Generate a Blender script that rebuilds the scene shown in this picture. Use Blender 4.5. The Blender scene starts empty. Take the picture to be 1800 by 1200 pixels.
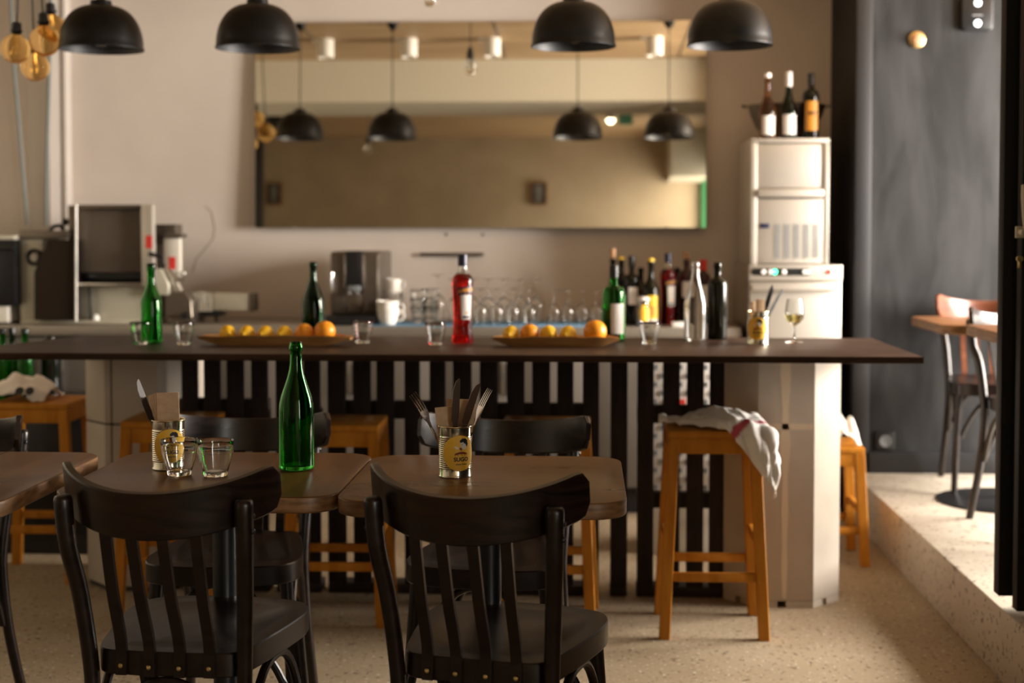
import bpy, bmesh, math, random
from mathutils import Vector, Matrix
from math import pi, sin, cos, radians as R
random.seed(7)
scn = bpy.context.scene
C = scn.collection
# ------------------------------------------------------------------ camera
F, CX, CY = 2500.0, 900.0, 501.6
PITCH, YAW, CAMH = R(2.28), R(2.885), 1.29
cd = bpy.data.cameras.new('camera'); cam = bpy.data.objects.new('camera', cd); C.objects.link(cam)
cam.location = (0, 0, CAMH); cam.rotation_euler = (pi/2-PITCH, 0, YAW)
cd.sensor_width = 36; cd.lens = 50; cd.shift_y = -(600-CY)/1800
cd.clip_start = .05
cd.dof.use_dof = True; cd.dof.focus_distance = 3.06; cd.dof.aperture_fstop = 2.6; cd.dof.aperture_blades = 0
scn.camera = cam
# ------------------------------------------------------------------ light
w = bpy.data.worlds.new('world'); scn.world = w; w.use_nodes = True
w.node_tree.nodes['Background'].inputs[0].default_value = (.80, .90, 1, 1)
w.node_tree.nodes['Background'].inputs[1].default_value = .5
def area(name, loc, rot, sx, sy, e, col=(1, .95, .88)):
    l = bpy.data.lights.new(name, 'AREA'); l.shape = 'RECTANGLE'; l.size = sx; l.size_y = sy
    l.energy = e; l.color = col
    o = bpy.data.objects.new(name, l); o.location = loc; o.rotation_euler = rot; C.objects.link(o)
    return o
# daylight entering by the alcove's shop window, by its front glazing and by the door behind the photographer
area('alcove_window_daylight', (3.55, 5.25, 1.85), (0, R(76), 0), 2.2, 1.8, 760, (1, .92, .83))
area('front_door_daylight', (1.60, -.28, 1.35), (0, R(90), 0), 1.9, 1.2, 64, (1, .92, .82))
scn.view_settings.view_transform = 'Standard'; scn.view_settings.look = 'None'
scn.view_settings.gamma = 1; scn.view_settings.use_curve_mapping = False
scn.view_settings.exposure = .30
# ------------------------------------------------------------------ photo pixel -> metres
_cp, _sp, _cy, _sy = cos(PITCH), sin(PITCH), cos(YAW), sin(YAW)
_f = Vector((-_sy*_cp, _cy*_cp, -_sp)); _r = Vector((_cy, _sy, 0)); _u = _r.cross(_f)
_o = Vector((0, 0, CAMH))
def ray(px, py): return _f + _r*((px-CX)/F) - _u*((py-CY)/F)
def at(px, py, Y): d = ray(px, py); return _o + d*(Y/d.y)
def atz(px, py, z): d = ray(px, py); return _o + d*((z-CAMH)/d.z)
def X(px, Y, py=600): return at(px, py, Y).x
def Z(py, Y, px=1000): return at(px, py, Y).z
# ------------------------------------------------------------------ materials
def mat(name, col, rough=.5, metal=0, **k):
    m = bpy.data.materials.new(name); m.use_nodes = True
    b = m.node_tree.nodes['Principled BSDF']
    b.inputs['Base Color'].default_value = (*col, 1); b.inputs['Roughness'].default_value = rough
    b.inputs['Metallic'].default_value = metal
    for a, v in k.items(): b.inputs[a.replace('_', ' ')].default_value = v
    return m
def noisy(m, c1, c2, scale=3, stretch=(1, 1, 1), detail=6, lo=.35, hi=.65, bump=0, dist=0, rough=None):
    nt = m.node_tree; N = nt.nodes; L = nt.links; b = N['Principled BSDF']
    tc = N.new('ShaderNodeTexCoord'); mp = N.new('ShaderNodeMapping'); mp.inputs['Scale'].default_value = stretch
    L.new(tc.outputs['Object'], mp.inputs[0])
    n = N.new('ShaderNodeTexNoise'); n.inputs['Scale'].default_value = scale; n.inputs['Detail'].default_value = detail
    n.inputs['Distortion'].default_value = dist
    L.new(mp.outputs[0], n.inputs['Vector'])
    r = N.new('ShaderNodeValToRGB'); r.color_ramp.elements[0].position = lo; r.color_ramp.elements[1].position = hi
    r.color_ramp.elements[0].color = (*c1, 1); r.color_ramp.elements[1].color = (*c2, 1)
    L.new(n.outputs[0], r.inputs[0]); L.new(r.outputs[0], b.inputs['Base Color'])
    if bump:
        bp = N.new('ShaderNodeBump'); bp.inputs['Strength'].default_value = bump; bp.inputs['Distance'].default_value = .01
        L.new(n.outputs[0], bp.inputs['Height']); L.new(bp.outputs[0], b.inputs['Normal'])
    if rough:
        mr = N.new('ShaderNodeMapRange'); mr.inputs[3].default_value = rough[0]; mr.inputs[4].default_value = rough[1]
        L.new(n.outputs[0], mr.inputs[0]); L.new(mr.outputs[0], b.inputs['Roughness'])
    return m
M = {}
M['plaster'] = noisy(mat('plaster', (.5, .5, .5), .85), (.58, .51, .45), (.68, .61, .545), 1.6, (1, 1, 1), 8, .3, .7, .12)
M['pale_plaster'] = noisy(mat('pale_plaster', (.5, .5, .5), .8), (.46, .41, .37), (.54, .48, .43), 2)
M['warm_plaster'] = noisy(mat('warm_plaster', (.5, .5, .5), .85), (.40, .31, .20), (.50, .40, .27), 2.2, (1, 1, 1), 8, .3, .7, .1)
M['beam_paint'] = mat('beam_paint', (.52, .47, .37), .7)
M['black_plaster'] = noisy(mat('black_plaster', (.03, .03, .03), .55), (.0062, .0063, .0068), (.0255, .0258, .0275), 2.6, (3.2, 1, .8), 9, .36, .66, .12, .5, (.5, .75))
M['black_paint'] = mat('black_paint', (.012, .012, .014), .5)
M['door_paint'] = mat('door_paint', (.004, .004, .0045), .6)
M['plywood'] = noisy(mat('plywood', (.4, .3, .2), .6), (.33, .21, .105), (.45, .31, .17), 2, (.6, 7, 1), 6)
def terrazzo(c1=(.27, .205, .13), c2=(.41, .335, .235)):
    m = noisy(mat('terrazzo', (.4, .35, .28), .5), c1, c2, 1.3, (1, 1, 1), 8, .3, .7, .05)
    nt = m.node_tree; N = nt.nodes; L = nt.links; b = N['Principled BSDF']
    base = b.inputs['Base Color'].links[0].from_socket
    tc = N.new('ShaderNodeTexCoord')
    cur = base
    for sc, lo, hi, col in ((60, .62, .67, (.12, .09, .06)), (27, .66, .70, (.15, .11, .075)), (75, .36, .30, (.62, .55, .45))):
        n = N.new('ShaderNodeTexNoise'); n.inputs['Scale'].default_value = sc; n.inputs['Detail'].default_value = 2
        L.new(tc.outputs['Object'], n.inputs['Vector'])
        r = N.new('ShaderNodeMapRange'); r.inputs[1].default_value = lo; r.inputs[2].default_value = hi
        L.new(n.outputs[0], r.inputs[0])
        mx = N.new('ShaderNodeMix'); mx.data_type = 'RGBA'; mx.inputs[7].default_value = (*col, 1)
        L.new(r.outputs[0], mx.inputs[0]); L.new(cur, mx.inputs[6]); cur = mx.outputs[2]
    L.new(cur, b.inputs['Base Color'])
    return m
M['terrazzo'] = terrazzo(); M['lit_terrazzo'] = terrazzo((.46, .40, .32), (.62, .56, .47))  # second copy is lightened: daylight on the platform is put into its colour
M['stone'] = noisy(mat('stone', (.5, .5, .5), .8), (.40, .345, .28), (.50, .44, .37), 4, (1, 1, 1), 8, .3, .7, .15)
M['filler'] = mat('filler', (.58, .49, .36), .85)
M['crack'] = mat('crack', (.36, .30, .25), .9)
M['grout'] = mat('grout', (.05, .045, .04), .9)
M['chair_wood'] = noisy(mat('chair_wood', (.03, .02, .01), .3, 0, Coat_Weight=.08, Coat_Roughness=.2), (.0048, .0020, .0013), (.013, .0052, .003), 7, (1, 1, 5), 5, .35, .7, .02, 1.2, (.24, .4))
M['chair_rail'] = noisy(mat('chair_rail', (.03, .02, .01), .3, 0, Coat_Weight=.1, Coat_Roughness=.2), (.0045, .0018, .0012), (.024, .0088, .0045), 4, (1.4, 1, 7), 4, .42, .78, .01, 1.5, (.22, .38))
M['lit_chair_wood'] = noisy(mat('lit_chair_wood', (.1, .03, .02), .3), (.09, .028, .014), (.16, .055, .027), 4, (1, 1, 8), 5)  # same dark chair wood, its look under bright light painted in as red-brown
M['walnut'] = noisy(mat('walnut', (.1, .06, .03), .33), (.075, .030, .008), (.15, .066, .020), 3, (8, 1.0, 1), 4, .25, .75, .012, .5, (.24, .34))
M['walnut_x'] = noisy(mat('walnut_x', (.1, .06, .03), .33), (.12, .055, .017), (.22, .11, .038), 3, (1.0, 8, 1), 4, .25, .75, .012, .5, (.24, .34))
M['oak_table'] = noisy(mat('oak_table', (.3, .2, .1), .35), (.20, .085, .03), (.32, .15, .06), 5, (1, 10, 1), 6)
M['bar_wood'] = noisy(mat('bar_wood', (.03, .02, .01), .42), (.024, .012, .007), (.055, .030, .018), 4, (1, 9, 1), 7, .3, .7, .06, 0, (.32, .55))
M['slat_wood'] = noisy(mat('slat_wood', (.02, .012, .01), .6), (.012, .007, .0055), (.026, .015, .011), 6, (6, 6, 1), 5)
M['stool_wood'] = noisy(mat('stool_wood', (.4, .2, .06), .42), (.42, .155, .016), (.56, .235, .032), 6, (6, 6, 1), 6, .3, .7, .03)
M['tray_wood'] = noisy(mat('tray_wood', (.3, .17, .07), .6), (.26, .12, .03), (.44, .23, .08), 8, (1, 8, 6), 6, .3, .7, .2)
M['steel'] = noisy(mat('steel', (.5, .48, .45), .3, 1), (.50, .47, .43), (.60, .57, .53), 3, (1, 1, 14), 4, .3, .7, 0, 0, (.22, .4))
M['bright_steel'] = mat('bright_steel', (.60, .56, .50), .42, .75)
M['dark_steel'] = noisy(mat('dark_steel', (.2, .17, .14), .38, .8), (.13, .105, .085), (.18, .15, .12), 2, (1, 1, 1), 4)
M['cream_steel'] = mat('cream_steel', (.55, .52, .42), .45, .3)
M['worktop_steel'] = mat('worktop_steel', (.33, .29, .24), .4, .6)
M['tin'] = mat('tin', (.78, .74, .62), .16, 1)
M['tin_rim'] = mat('tin_rim', (.75, .66, .40), .22, 1)
M['chrome'] = mat('chrome', (.8, .8, .8), .12, 1)
M['dull_cutlery'] = mat('dull_cutlery', (.22, .21, .21), .3, 1)
M['wood_reflection_cutlery'] = mat('wood_reflection_cutlery', (.20, .14, .10), .25, 1)  # knife steel with the brown reflection of wood put into its colour
M['cutlery'] = mat('cutlery', (.55, .52, .5), .2, 1)
M['brass'] = mat('brass', (.6, .45, .2), .3, 1)
M['black_metal'] = mat('black_metal', (.007, .007, .008), .32)
M['lamp_black'] = mat('lamp_black', (.003, .003, .0033), .36, 0, Specular_IOR_Level=.3)
M['lamp_inner'] = mat('lamp_inner', (.03, .03, .033), .5)
M['black_plastic'] = mat('black_plastic', (.008, .008, .009), .35)
M['grey_plastic'] = mat('grey_plastic', (.16, .17, .18), .4)
M['white_plastic'] = mat('white_plastic', (.75, .72, .68), .35)
M['white_metal'] = mat('white_metal', (.62, .58, .50), .5)
M['cabinet_grey'] = mat('cabinet_grey', (.115, .098, .082), .5)
M['brown_panel'] = mat('brown_panel', (.022, .014, .009), .6, 0, Specular_IOR_Level=.15)
M['hopper_brown'] = noisy(mat('hopper_brown', (.1, .08, .06), .45, .3), (.085, .066, .05), (.12, .095, .075), 1.5)
M['table_edge'] = noisy(mat('table_edge', (.2, .1, .04), .45), (.12, .055, .018), (.27, .14, .055), 7, (3, 3, 14), 6)
M['navy'] = mat('navy', (.006, .007, .035), .4)
M['porcelain'] = mat('porcelain', (.78, .74, .68), .2)
M['paper'] = mat('paper', (.74, .70, .66), .7)
M['kraft'] = noisy(mat('kraft', (.4, .27, .16), .85), (.50, .34, .21), (.60, .42, .27), 60)
M['yellow'] = mat('label_yellow', (.90, .52, .05), .45)
M['yellow_label'] = mat('bottle_yellow', (.75, .50, .03), .5)
M['orange_label'] = mat('orange_label', (.62, .27, .03), .5)
M['ink'] = mat('ink', (.006, .005, .005), .5)
M['ink_white'] = mat('ink_white', (.8, .78, .72), .5)
M['ink_red'] = mat('ink_red', (.24, .03, .012), .5)
M['ink_orange'] = mat('ink_orange', (.75, .32, .03), .5)
M['green_print'] = mat('green_print', (.12, .3, .06), .5)
M['red_sticker'] = mat('red_sticker', (.65, .035, .025), .5)
M['pink'] = mat('stripe_pink', (.55, .09, .12), .9)
M['cloth'] = mat('cloth', (.84, .79, .74), .9, 0, Sheen_Weight=.2)
M['blue_cloth'] = mat('blue_cloth', (.12, .26, .42), .9)
M['cable_grey'] = mat('cable_grey', (.17, .19, .18), .6)
M['lemon'] = noisy(mat('lemon', (.8, .5, .02), .4, 0, Subsurface_Weight=.0), (.80, .42, .012), (.90, .56, .02), 8, (1, 1, 1), 4, .3, .7, .05)
M['orange'] = noisy(mat('orange', (.8, .3, .01), .4), (.80, .26, .008), (.90, .36, .012), 8, (1, 1, 1), 4, .3, .7, .05)
M['stem'] = mat('stem', (.08, .07, .02), .7)
M['cork'] = mat('cork', (.45, .25, .13), .8)
M['green_frame'] = mat('green_frame', (.02, .16, .05), .5)
M['mirror'] = mat('mirror_silver', (.90, .86, .76), .015, 1)
M['dark_glass'] = mat('dark_glass', (.006, .008, .006), .08)
M['black_glass'] = mat('black_bottle', (.006, .006, .003), .1, 0, Specular_IOR_Level=.3)
M['wine_red'] = mat('wine_red', (.03, .004, .004), .1)
def glassm(name, col, rough=0, ior=1.45):
    return mat(name, col, rough, 0, Transmission_Weight=1, IOR=ior)
M['clear'] = glassm('clear_glass', (.97, .98, .97), 0, 1.5)
M['green'] = glassm('green_glass', (.06, .52, .07), 0, 1.35)
M['olive'] = glassm('olive_glass', (.02, .14, .04), .02, 1.35)
M['red_liquid'] = glassm('red_liquid', (.75, .012, .008), .0, 1.3)
M['rose'] = glassm('rose_wine', (.85, .42, .2), .0, 1.3)
M['amber_bulb'] = glassm('amber_bulb', (.95, .62, .25), 0, 1.12)
M['wine_white'] = glassm('wine_white', (.85, .72, .25), 0, 1.33)
def emis(name, col, s):
    m = bpy.data.materials.new(name); m.use_nodes = True; b = m.node_tree.nodes['Principled BSDF']
    b.inputs['Base Color'].default_value = (*col, 1); b.inputs['Emission Color'].default_value = (*col, 1)
    b.inputs['Emission Strength'].default_value = s; return m
M['led_green'] = emis('led_green', (.05, .9, .35), 6)
M['led_white'] = emis('led_white', (.9, .95, 1), 3)
M['lamp_glow'] = emis('lamp_glow', (1, .9, .6), 14)
M['sign_green'] = emis('sign_green', (.10, .28, .16), .1)
for k in ('chair_wood', 'chair_rail', 'walnut', 'walnut_x', 'bar_wood', 'stool_wood', 'slat_wood', 'black_plaster', 'terrazzo', 'door_paint'):
    M[k].node_tree.nodes['Principled BSDF'].inputs['Specular IOR Level'].default_value = .28
for k in ('walnut', 'walnut_x', 'bar_wood'): M[k].node_tree.nodes['Principled BSDF'].inputs['IOR'].default_value = 1.3
for k in ('terrazzo', 'stool_wood'): M[k].node_tree.nodes['Principled BSDF'].inputs['IOR'].default_value = 1.25
for k in ('chair_wood', 'chair_rail'): M[k].node_tree.nodes['Principled BSDF'].inputs['Specular IOR Level'].default_value = .45
# ------------------------------------------------------------------ geometry
class G:
    def __init__(s): s.bm = bmesh.new(); s.mi = 0
    def _tag(s, n0):
        s.bm.faces.ensure_lookup_table()
        for f in s.bm.faces[n0:]: f.material_index = s.mi
    def box(s, x0, x1, y0, y1, z0, z1, bev=0, m=None, seg=2):
        t = bmesh.new()
        mt = Matrix.Translation(((x0+x1)/2, (y0+y1)/2, (z0+z1)/2)) @ Matrix.Diagonal((abs(x1-x0), abs(y1-y0), abs(z1-z0), 1))
        bmesh.ops.create_cube(t, size=1, matrix=mt)
        if bev: bmesh.ops.bevel(t, geom=t.edges[:], offset=bev, segments=seg, affect='EDGES', profile=.5)
        return s.add(t, m)
    def add(s, t, m=None):
        if m is not None: bmesh.ops.transform(t, matrix=m, verts=t.verts)
        for f in t.faces: f.material_index = s.mi
        me = bpy.data.meshes.new('tmp'); t.to_mesh(me); t.free(); s.bm.from_mesh(me); bpy.data.meshes.remove(me)
        return s
    def prism(s, poly, z0, z1, bev=0, m=None, seg=2):
        t = bmesh.new(); a = [t.verts.new((x, y, z0)) for x, y in poly]; f = t.faces.new(a)
        r = bmesh.ops.extrude_face_region(t, geom=[f])
        bmesh.ops.translate(t, vec=(0, 0, z1-z0), verts=[v for v in r['geom'] if isinstance(v, bmesh.types.BMVert)])
        bmesh.ops.recalc_face_normals(t, faces=t.faces)
        if bev:
            es = [e for e in t.edges if abs(e.verts[0].co.z-e.verts[1].co.z) < 1e-6]
            bmesh.ops.bevel(t, geom=es, offset=bev, segments=seg, affect='EDGES', profile=.5)
        return s.add(t, m)
    def lathe(s, prof, n=28, m=None, closed=False):
        t = bmesh.new(); rings = []
        for r, z in prof:
            if r < 1e-6: rings.append([t.verts.new((0, 0, z))])
            else: rings.append([t.verts.new((r*cos(2*pi*i/n), r*sin(2*pi*i/n), z)) for i in range(n)])
        pr = list(zip(rings, rings[1:])) + ([(rings[-1], rings[0])] if closed else [])
        for a, b in pr:
            if len(a) == 1 and len(b) == 1: continue
            for i in range(n):
                j = (i+1) % n
                if len(a) == 1: t.faces.new((a[0], b[j], b[i]))
                elif len(b) == 1: t.faces.new((a[i], a[j], b[0]))
                else: t.faces.new((a[i], a[j], b[j], b[i]))
        bmesh.ops.recalc_face_normals(t, faces=t.faces)
        return s.add(t, m)
    def tube(s, pts, r, n=10, m=None, sq=None):
        """round tube; sq=(w,h) gives a rectangular section instead"""
        pts = [Vector(p) for p in pts]; k = len(pts)
        if not isinstance(r, (list, tuple)): r = [r]*k
        t = bmesh.new(); prev = None; rings = []; nrm = None
        for i, p in enumerate(pts):
            d = (pts[min(i+1, k-1)]-pts[max(i-1, 0)]).normalized()
            if nrm is None:
                ref = Vector((0, 0, 1)) if abs(d.z) < .8 else Vector((0, 1, 0))
                nrm = (ref - d*ref.dot(d)).normalized()
            else: nrm = (nrm - d*nrm.dot(d)).normalized()
            b = d.cross(nrm)
            if sq: offs = [(sq[0]/2*a, sq[1]/2*c) for a, c in ((-1, -1), (1, -1), (1, 1), (-1, 1))]
            else: offs = [(r[i]*cos(2*pi*j/n), r[i]*sin(2*pi*j/n)) for j in range(n)]
            rings.append([t.verts.new(p+b*o[0]+nrm*o[1]) for o in offs])
        q = len(rings[0])
        for a, b in zip(rings, rings[1:]):
            for i in range(q): t.faces.new((a[i], a[(i+1) % q], b[(i+1) % q], b[i]))
        t.faces.new(rings[0][::-1]); t.faces.new(rings[-1])
        bmesh.ops.recalc_face_normals(t, faces=t.faces)
        return s.add(t, m)
    def ball(s, c, r, sc=(1, 1, 1), n=16, m=None):
        t = bmesh.new(); bmesh.ops.create_uvsphere(t, u_segments=n, v_segments=max(6, n*2//3), radius=r)
        bmesh.ops.transform(t, matrix=Matrix.Translation(c) @ Matrix.Diagonal((*sc, 1)), verts=t.verts)
        return s.add(t, m)
def obj(name, g, m, parent=None, ang=35, kind=None):
    me = bpy.data.meshes.new(name); g.bm.to_mesh(me); g.bm.free()
    for mm in (m if isinstance(m, (list, tuple)) else [m]): me.materials.append(M[mm] if isinstance(mm, str) else mm)
    me.shade_smooth()
    if ang: me.set_sharp_from_angle(angle=R(ang))
    o = bpy.data.objects.new(name, me); C.objects.link(o)
    if parent: o.parent = parent
    if kind: o['kind'] = kind
    return o
def tag(o, label, cat, group=None):
    o['label'] = label; o['category'] = cat
    if group: o['group'] = group
    return o
def thing(name, label, cat, loc=(0, 0, 0), rotz=0, group=None):
    o = bpy.data.objects.new(name, None); C.objects.link(o); o.empty_display_size = .05
    o.location = loc; o.rotation_euler = (0, 0, rotz)
    return tag(o, label, cat, group)
def dup(root, loc, rotz=None, label=None, group=None, scale=None):
    r = root.copy(); C.objects.link(r); r.location = loc
    if rotz is not None: r.rotation_euler = (0, 0, rotz)
    if scale: r.scale = scale
    if label: r['label'] = label
    if group: r['group'] = group
    for ch in list(root.children):
        c = ch.copy(); C.objects.link(c); c.parent = r
        for g in ch.children:
            d = g.copy(); C.objects.link(d); d.parent = c
    return r
def struct(name, g, m, parent=None): return obj(name, g, m, parent, kind=None if parent else 'structure')
def B(*a, **k): return G().box(*a, **k)
def rrect(x0, x1, y0, y1, r, n=8):
    P = []
    for cx, cy, a0 in ((x1-r, y1-r, 0), (x0+r, y1-r, pi/2), (x0+r, y0+r, pi), (x1-r, y0+r, 3*pi/2)):
        for i in range(n+1): a = a0+pi/2*i/n; P.append((cx+r*cos(a), cy+r*sin(a)))
    return P
def aim(p, q, roll=0):
    """matrix placing local z along p->q with local y towards the viewer side (-Y)"""
    p, q = Vector(p), Vector(q); z = (q-p).normalized(); y = Vector((0, -1, 0)); y = (y-z*y.dot(z)).normalized()
    x = y.cross(z); m = Matrix((x, y, z)).transposed().to_4x4(); m.translation = p
    return m @ Matrix.Rotation(roll, 4, 'Z')
# ================================================================== the setting
YW = 7.0                                   # back wall
floor = struct('floor', B(-3.6, 3.4, -1.2, 7.2, -.1, 0), 'terrazzo')
g = G(); g.box(1.19, 3.4, -1.2, 6.5, 0, .21, .006); struct('floor_platform', g, 'lit_terrazzo')['label'] = 'raised terrazzo platform along the right side'
wb = struct('wall_back', B(-3.6, 1.5, YW, 7.2, 0, 2.66), 'plaster')
pp = [Vector(at(x, y, YW)) for x, y in ((360, 362), (372, 372), (378, 400), (376, 418), (360, 438), (345, 455), (338, 478))]
struct('hairline_crack', G().tube([Vector((p.x, YW+.0012, p.z)) for p in pp], .0035, 6), 'crack', wb)
struct('wall_left', B(-3.6, -3.4, -1.2, 7.0, 0, 2.66), 'beam_paint')
struct('wall_front', B(-3.4, 1.30, -1.2, -1.0, 0, 2.7), 'warm_plaster')
# right wall of the dining area with the door opening behind the photographer, and the black alcove
struct('wall_right', B(1.30, 1.45, .42, 4.0, .21, 2.66), 'black_plaster')
struct('wall_right_lintel', B(1.30, 1.45, -1.2, .42, 2.3, 2.66), 'black_plaster')
g = B(1.196, 3.4, 6.35, 6.55, .21, 2.66); g.box(1.196, 1.35, 6.55, 7.0, 0, 2.66)
wa = struct('wall_alcove', g, 'black_plaster')
struct('trim_1', B(1.192, 1.262, 6.335, 6.352, .21, 2.66, .003), 'black_paint', wa).name = 'edge_trim'
struct('baseboard_alcove', B(1.262, 3.3, 6.325, 6.352, .21, .305, .004), 'black_paint')
# right alcove wall with its big window opening
g = G(); g.box(3.3, 3.4, 3.9, 6.4, .21, .45); g.box(3.3, 3.4, 3.9, 6.4, 2.4, 2.66); g.box(3.3, 3.4, 6.25, 6.4, .45, 2.4); g.box(3.3, 3.4, 3.9, 4.05, .45, 2.4)
struct('wall_alcove_right', g, 'black_plaster')
win = struct('window_1', B(3.32, 3.37, 4.05, 4.10, .45, 2.4), 'black_paint')
for a in (5.12, 6.20): struct('mullion', B(3.32, 3.37, a, a+.05, .45, 2.4), 'black_paint', win)
for a in (.45, 2.35): struct('rail', B(3.32, 3.37, 4.1, 6.2, a, a+.05), 'black_paint', win)
struct('wall_alcove_front', B(1.75, 3.4, 3.9, 4.0, .21, 2.66), 'black_plaster')
# plywood ceiling with the dropped beam across it
ce = struct('ceiling', B(-3.6, 3.4, -1.2, 7.2, 2.66, 2.76), 'plywood')
for k in range(6):
    x = -3.0+k*1.22
    g = B(x, x+.006, 3.82, 7.0, 2.657, 2.661); struct('sheet_joint', g, 'grout', ce)
struct('ceiling_beam', B(-3.4, 1.3, 3.05, 3.8, 2.36, 2.66), 'beam_paint')
# pipe chase at the left of the back wall
xa, xb, xc = X(52, 6.95, 200), X(90, 6.9, 200), X(119, 6.95, 200)
g = G().prism([(xa, 7.0), (xa, 6.93), (xb, 6.87), (xc, 6.90), (xc, 7.0)], 0, 2.66)
ch = struct('wall_chase', g, 'pale_plaster'); ch['label'] = 'boxed pipe chase in the left corner of the back wall'
struct('corner_bead', B(xc-.003, xc+.012, 6.888, 6.90, 0, 2.66), 'pale_plaster', ch)
# ------------------------------------------------------------------ black door leaf and post at the right edge of the view
px0, px1 = X(1755, 4.06, 900), X(1787, 4.06, 900)
z0 = Z(1046, 4.06, 1770)
dr = struct('door_1', B(px0, px1+.35, 4.05, 4.10, z0, 2.66, .003), 'door_paint')
xl = X(1787, 3.96, 1000)
z1 = Z(1074, 3.96, 1795)
leaf = struct('door_leaf', B(xl, xl+.5, 3.955, 3.999, z1, 2.6, .003), 'door_paint', dr)
# handle on the leaf: plate, lever standing up, key cylinder
hx = X(1793, 3.95, 400)
g = G().box(hx-.012, hx+.016, 3.946, 3.956, Z(418, 3.95), Z(398, 3.95), .002)
g.tube([(hx+.001, 3.95, Z(408, 3.95)), (hx+.001, 3.915, Z(408, 3.95))], .008)
ha = struct('door_handle', g, 'white_metal', leaf)
g = G().tube([(hx+.004, 3.905, Z(402, 3.9)), (hx, 3.90, Z(380, 3.9)), (hx-.004, 3.90, Z(345, 3.9)), (hx-.005, 3.905, Z(326, 3.9))], [.0095, .0105, .010, .007], 10)
o = struct('lever', g, 'white_metal', leaf)
g = G().lathe([(0, 0), (.0085, 0), (.0085, .012), (0, .012)], 14, Matrix.Translation((hx+.0, 3.956, Z(454, 3.95))) @ Matrix.Rotation(pi/2, 4, 'X'))
g.box(hx-.004, hx+.004, 3.944, 3.956, Z(470, 3.95), Z(456, 3.95), .001)
struct('key_cylinder', g, 'brass', leaf)
# green framed glass door behind the photographer, seen in the mirror
g = G(); g.box(1.22, 1.30, -.99, -.92, 0, 2.3); dg = struct('door_2', g, 'green_frame')
struct('door_jamb', B(1.30, 1.38, .34, .42, .21, 2.3), 'green_frame', dg)
struct('door_head', B(1.30, 1.38, -.92, .34, 2.22, 2.3), 'green_frame', dg)
struct('bulkhead', B(.86, 1.22, -1.0, -.2, 2.18, 2.66), 'beam_paint')

# ================================================================== stone pillars, bar top, slatted screens
def octo(xc, yc, hw=.199, fw=.095, hy=.199):
    return [(xc-fw, yc-hy), (xc+fw, yc-hy), (xc+hw, yc-fw), (xc+hw, yc+fw), (xc+fw, yc+hy), (xc-fw, yc+hy), (xc-hw, yc+fw), (xc-hw, yc-fw)]
ZC = .90
BT = ZC-.022
PRX, PRY = .688, 5.04
pr = thing('stone_pillar', 'pale octagonal stone pillar carrying the right end of the bar, behind the stool with the cloth', 'pillar', (PRX, PRY, 0))
g = G().prism([(x, y) for x, y in octo(0, 0)], .022, BT, .004); obj('shaft', g, 'stone', pr)
g = G()                                          # foot with small drain notches left between its pads
o8 = octo(0, 0)
for i in range(8):
    a, b = Vector(o8[i]), Vector(o8[(i+1) % 8]); c = Vector((0, 0))
    for t0, t1 in ((.0, .36), (.52, 1.0)):
        p, q = a.lerp(b, t0), a.lerp(b, t1)
        g.prism([tuple(p), tuple(q), tuple(q*.75), tuple(p*.75)], 0, .0221)
obj('foot', g, 'stone', pr)
g = G(); fx_ = X(1382, PRY-.199)-PRX
zs_ = [.03+i*(BT-.05)/14 for i in range(15)]; ws_ = [.007, .009, .012, .009, .010, .013, .011, .009, .014, .020, .012, .010, .016, .019, .014]
for a, b, wa, wb_ in zip(zs_, zs_[1:], ws_, ws_[1:]):
    t_ = bmesh.new(); q = [(fx_-wa, a), (fx_+wa*.9, a), (fx_+wb_*.9, b), (fx_-wb_, b)]
    t_.faces.new([t_.verts.new((x, -.1999, z)) for x, z in q]); g.add(t_)
g.box(fx_-.07, .09, -.1999, -.1992, Z(752, PRY-.2), Z(742, PRY-.2))
obj('filler_seam', g, 'filler', pr)
PLX, PLY = -1.60, 5.14
pl = thing('stone_pillar', 'octagonal pillar of jointed stone blocks under the left end of the bar', 'pillar', (PLX, PLY, 0))
o8 = octo(0, 0)
def clip(poly, x0, x1):
    t = bmesh.new(); f = t.faces.new([t.verts.new((x, y, 0)) for x, y in poly])
    for x, s in ((x0, -1), (x1, 1)):
        ge = t.verts[:]+t.edges[:]+t.faces[:]
        bmesh.ops.bisect_plane(t, geom=ge, plane_co=(x, 0, 0), plane_no=(s, 0, 0), clear_outer=True)
    f = t.faces[:][0]; P = [(v.co.x, v.co.y) for v in f.verts]; t.free(); return P
zj = Z(745, 4.95, 190)
xj = X(197, 4.95, 700)-PLX
for a, b in ((-.3, xj-.003), (xj+.003, .3)):
    for c, d in ((.018, zj-.003), (zj+.003, BT)):
        obj('stone_block', G().prism(clip(o8, a, b), c, d, .004), 'stone', pl)
obj('joint_mortar', G().prism([(x*.965, y*.965) for x, y in o8], .0, BT-.002), 'grout', pl)

bar = thing('bar_counter', 'long dark wooden bar top resting on two stone pillars', 'bar counter', (0, 4.76, 0))
P = [(1.037, -.375), (1.030, .365), (-1.83, .365), (-1.90, .12), (-2.02, -.375)]
obj('counter_top', G().prism(P, BT, ZC, .003), 'bar_wood', bar)
obj('support_rail', B(-1.40, .49, .14, .18, BT-.03, BT-.0005, .003), 'slat_wood', bar)

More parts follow.
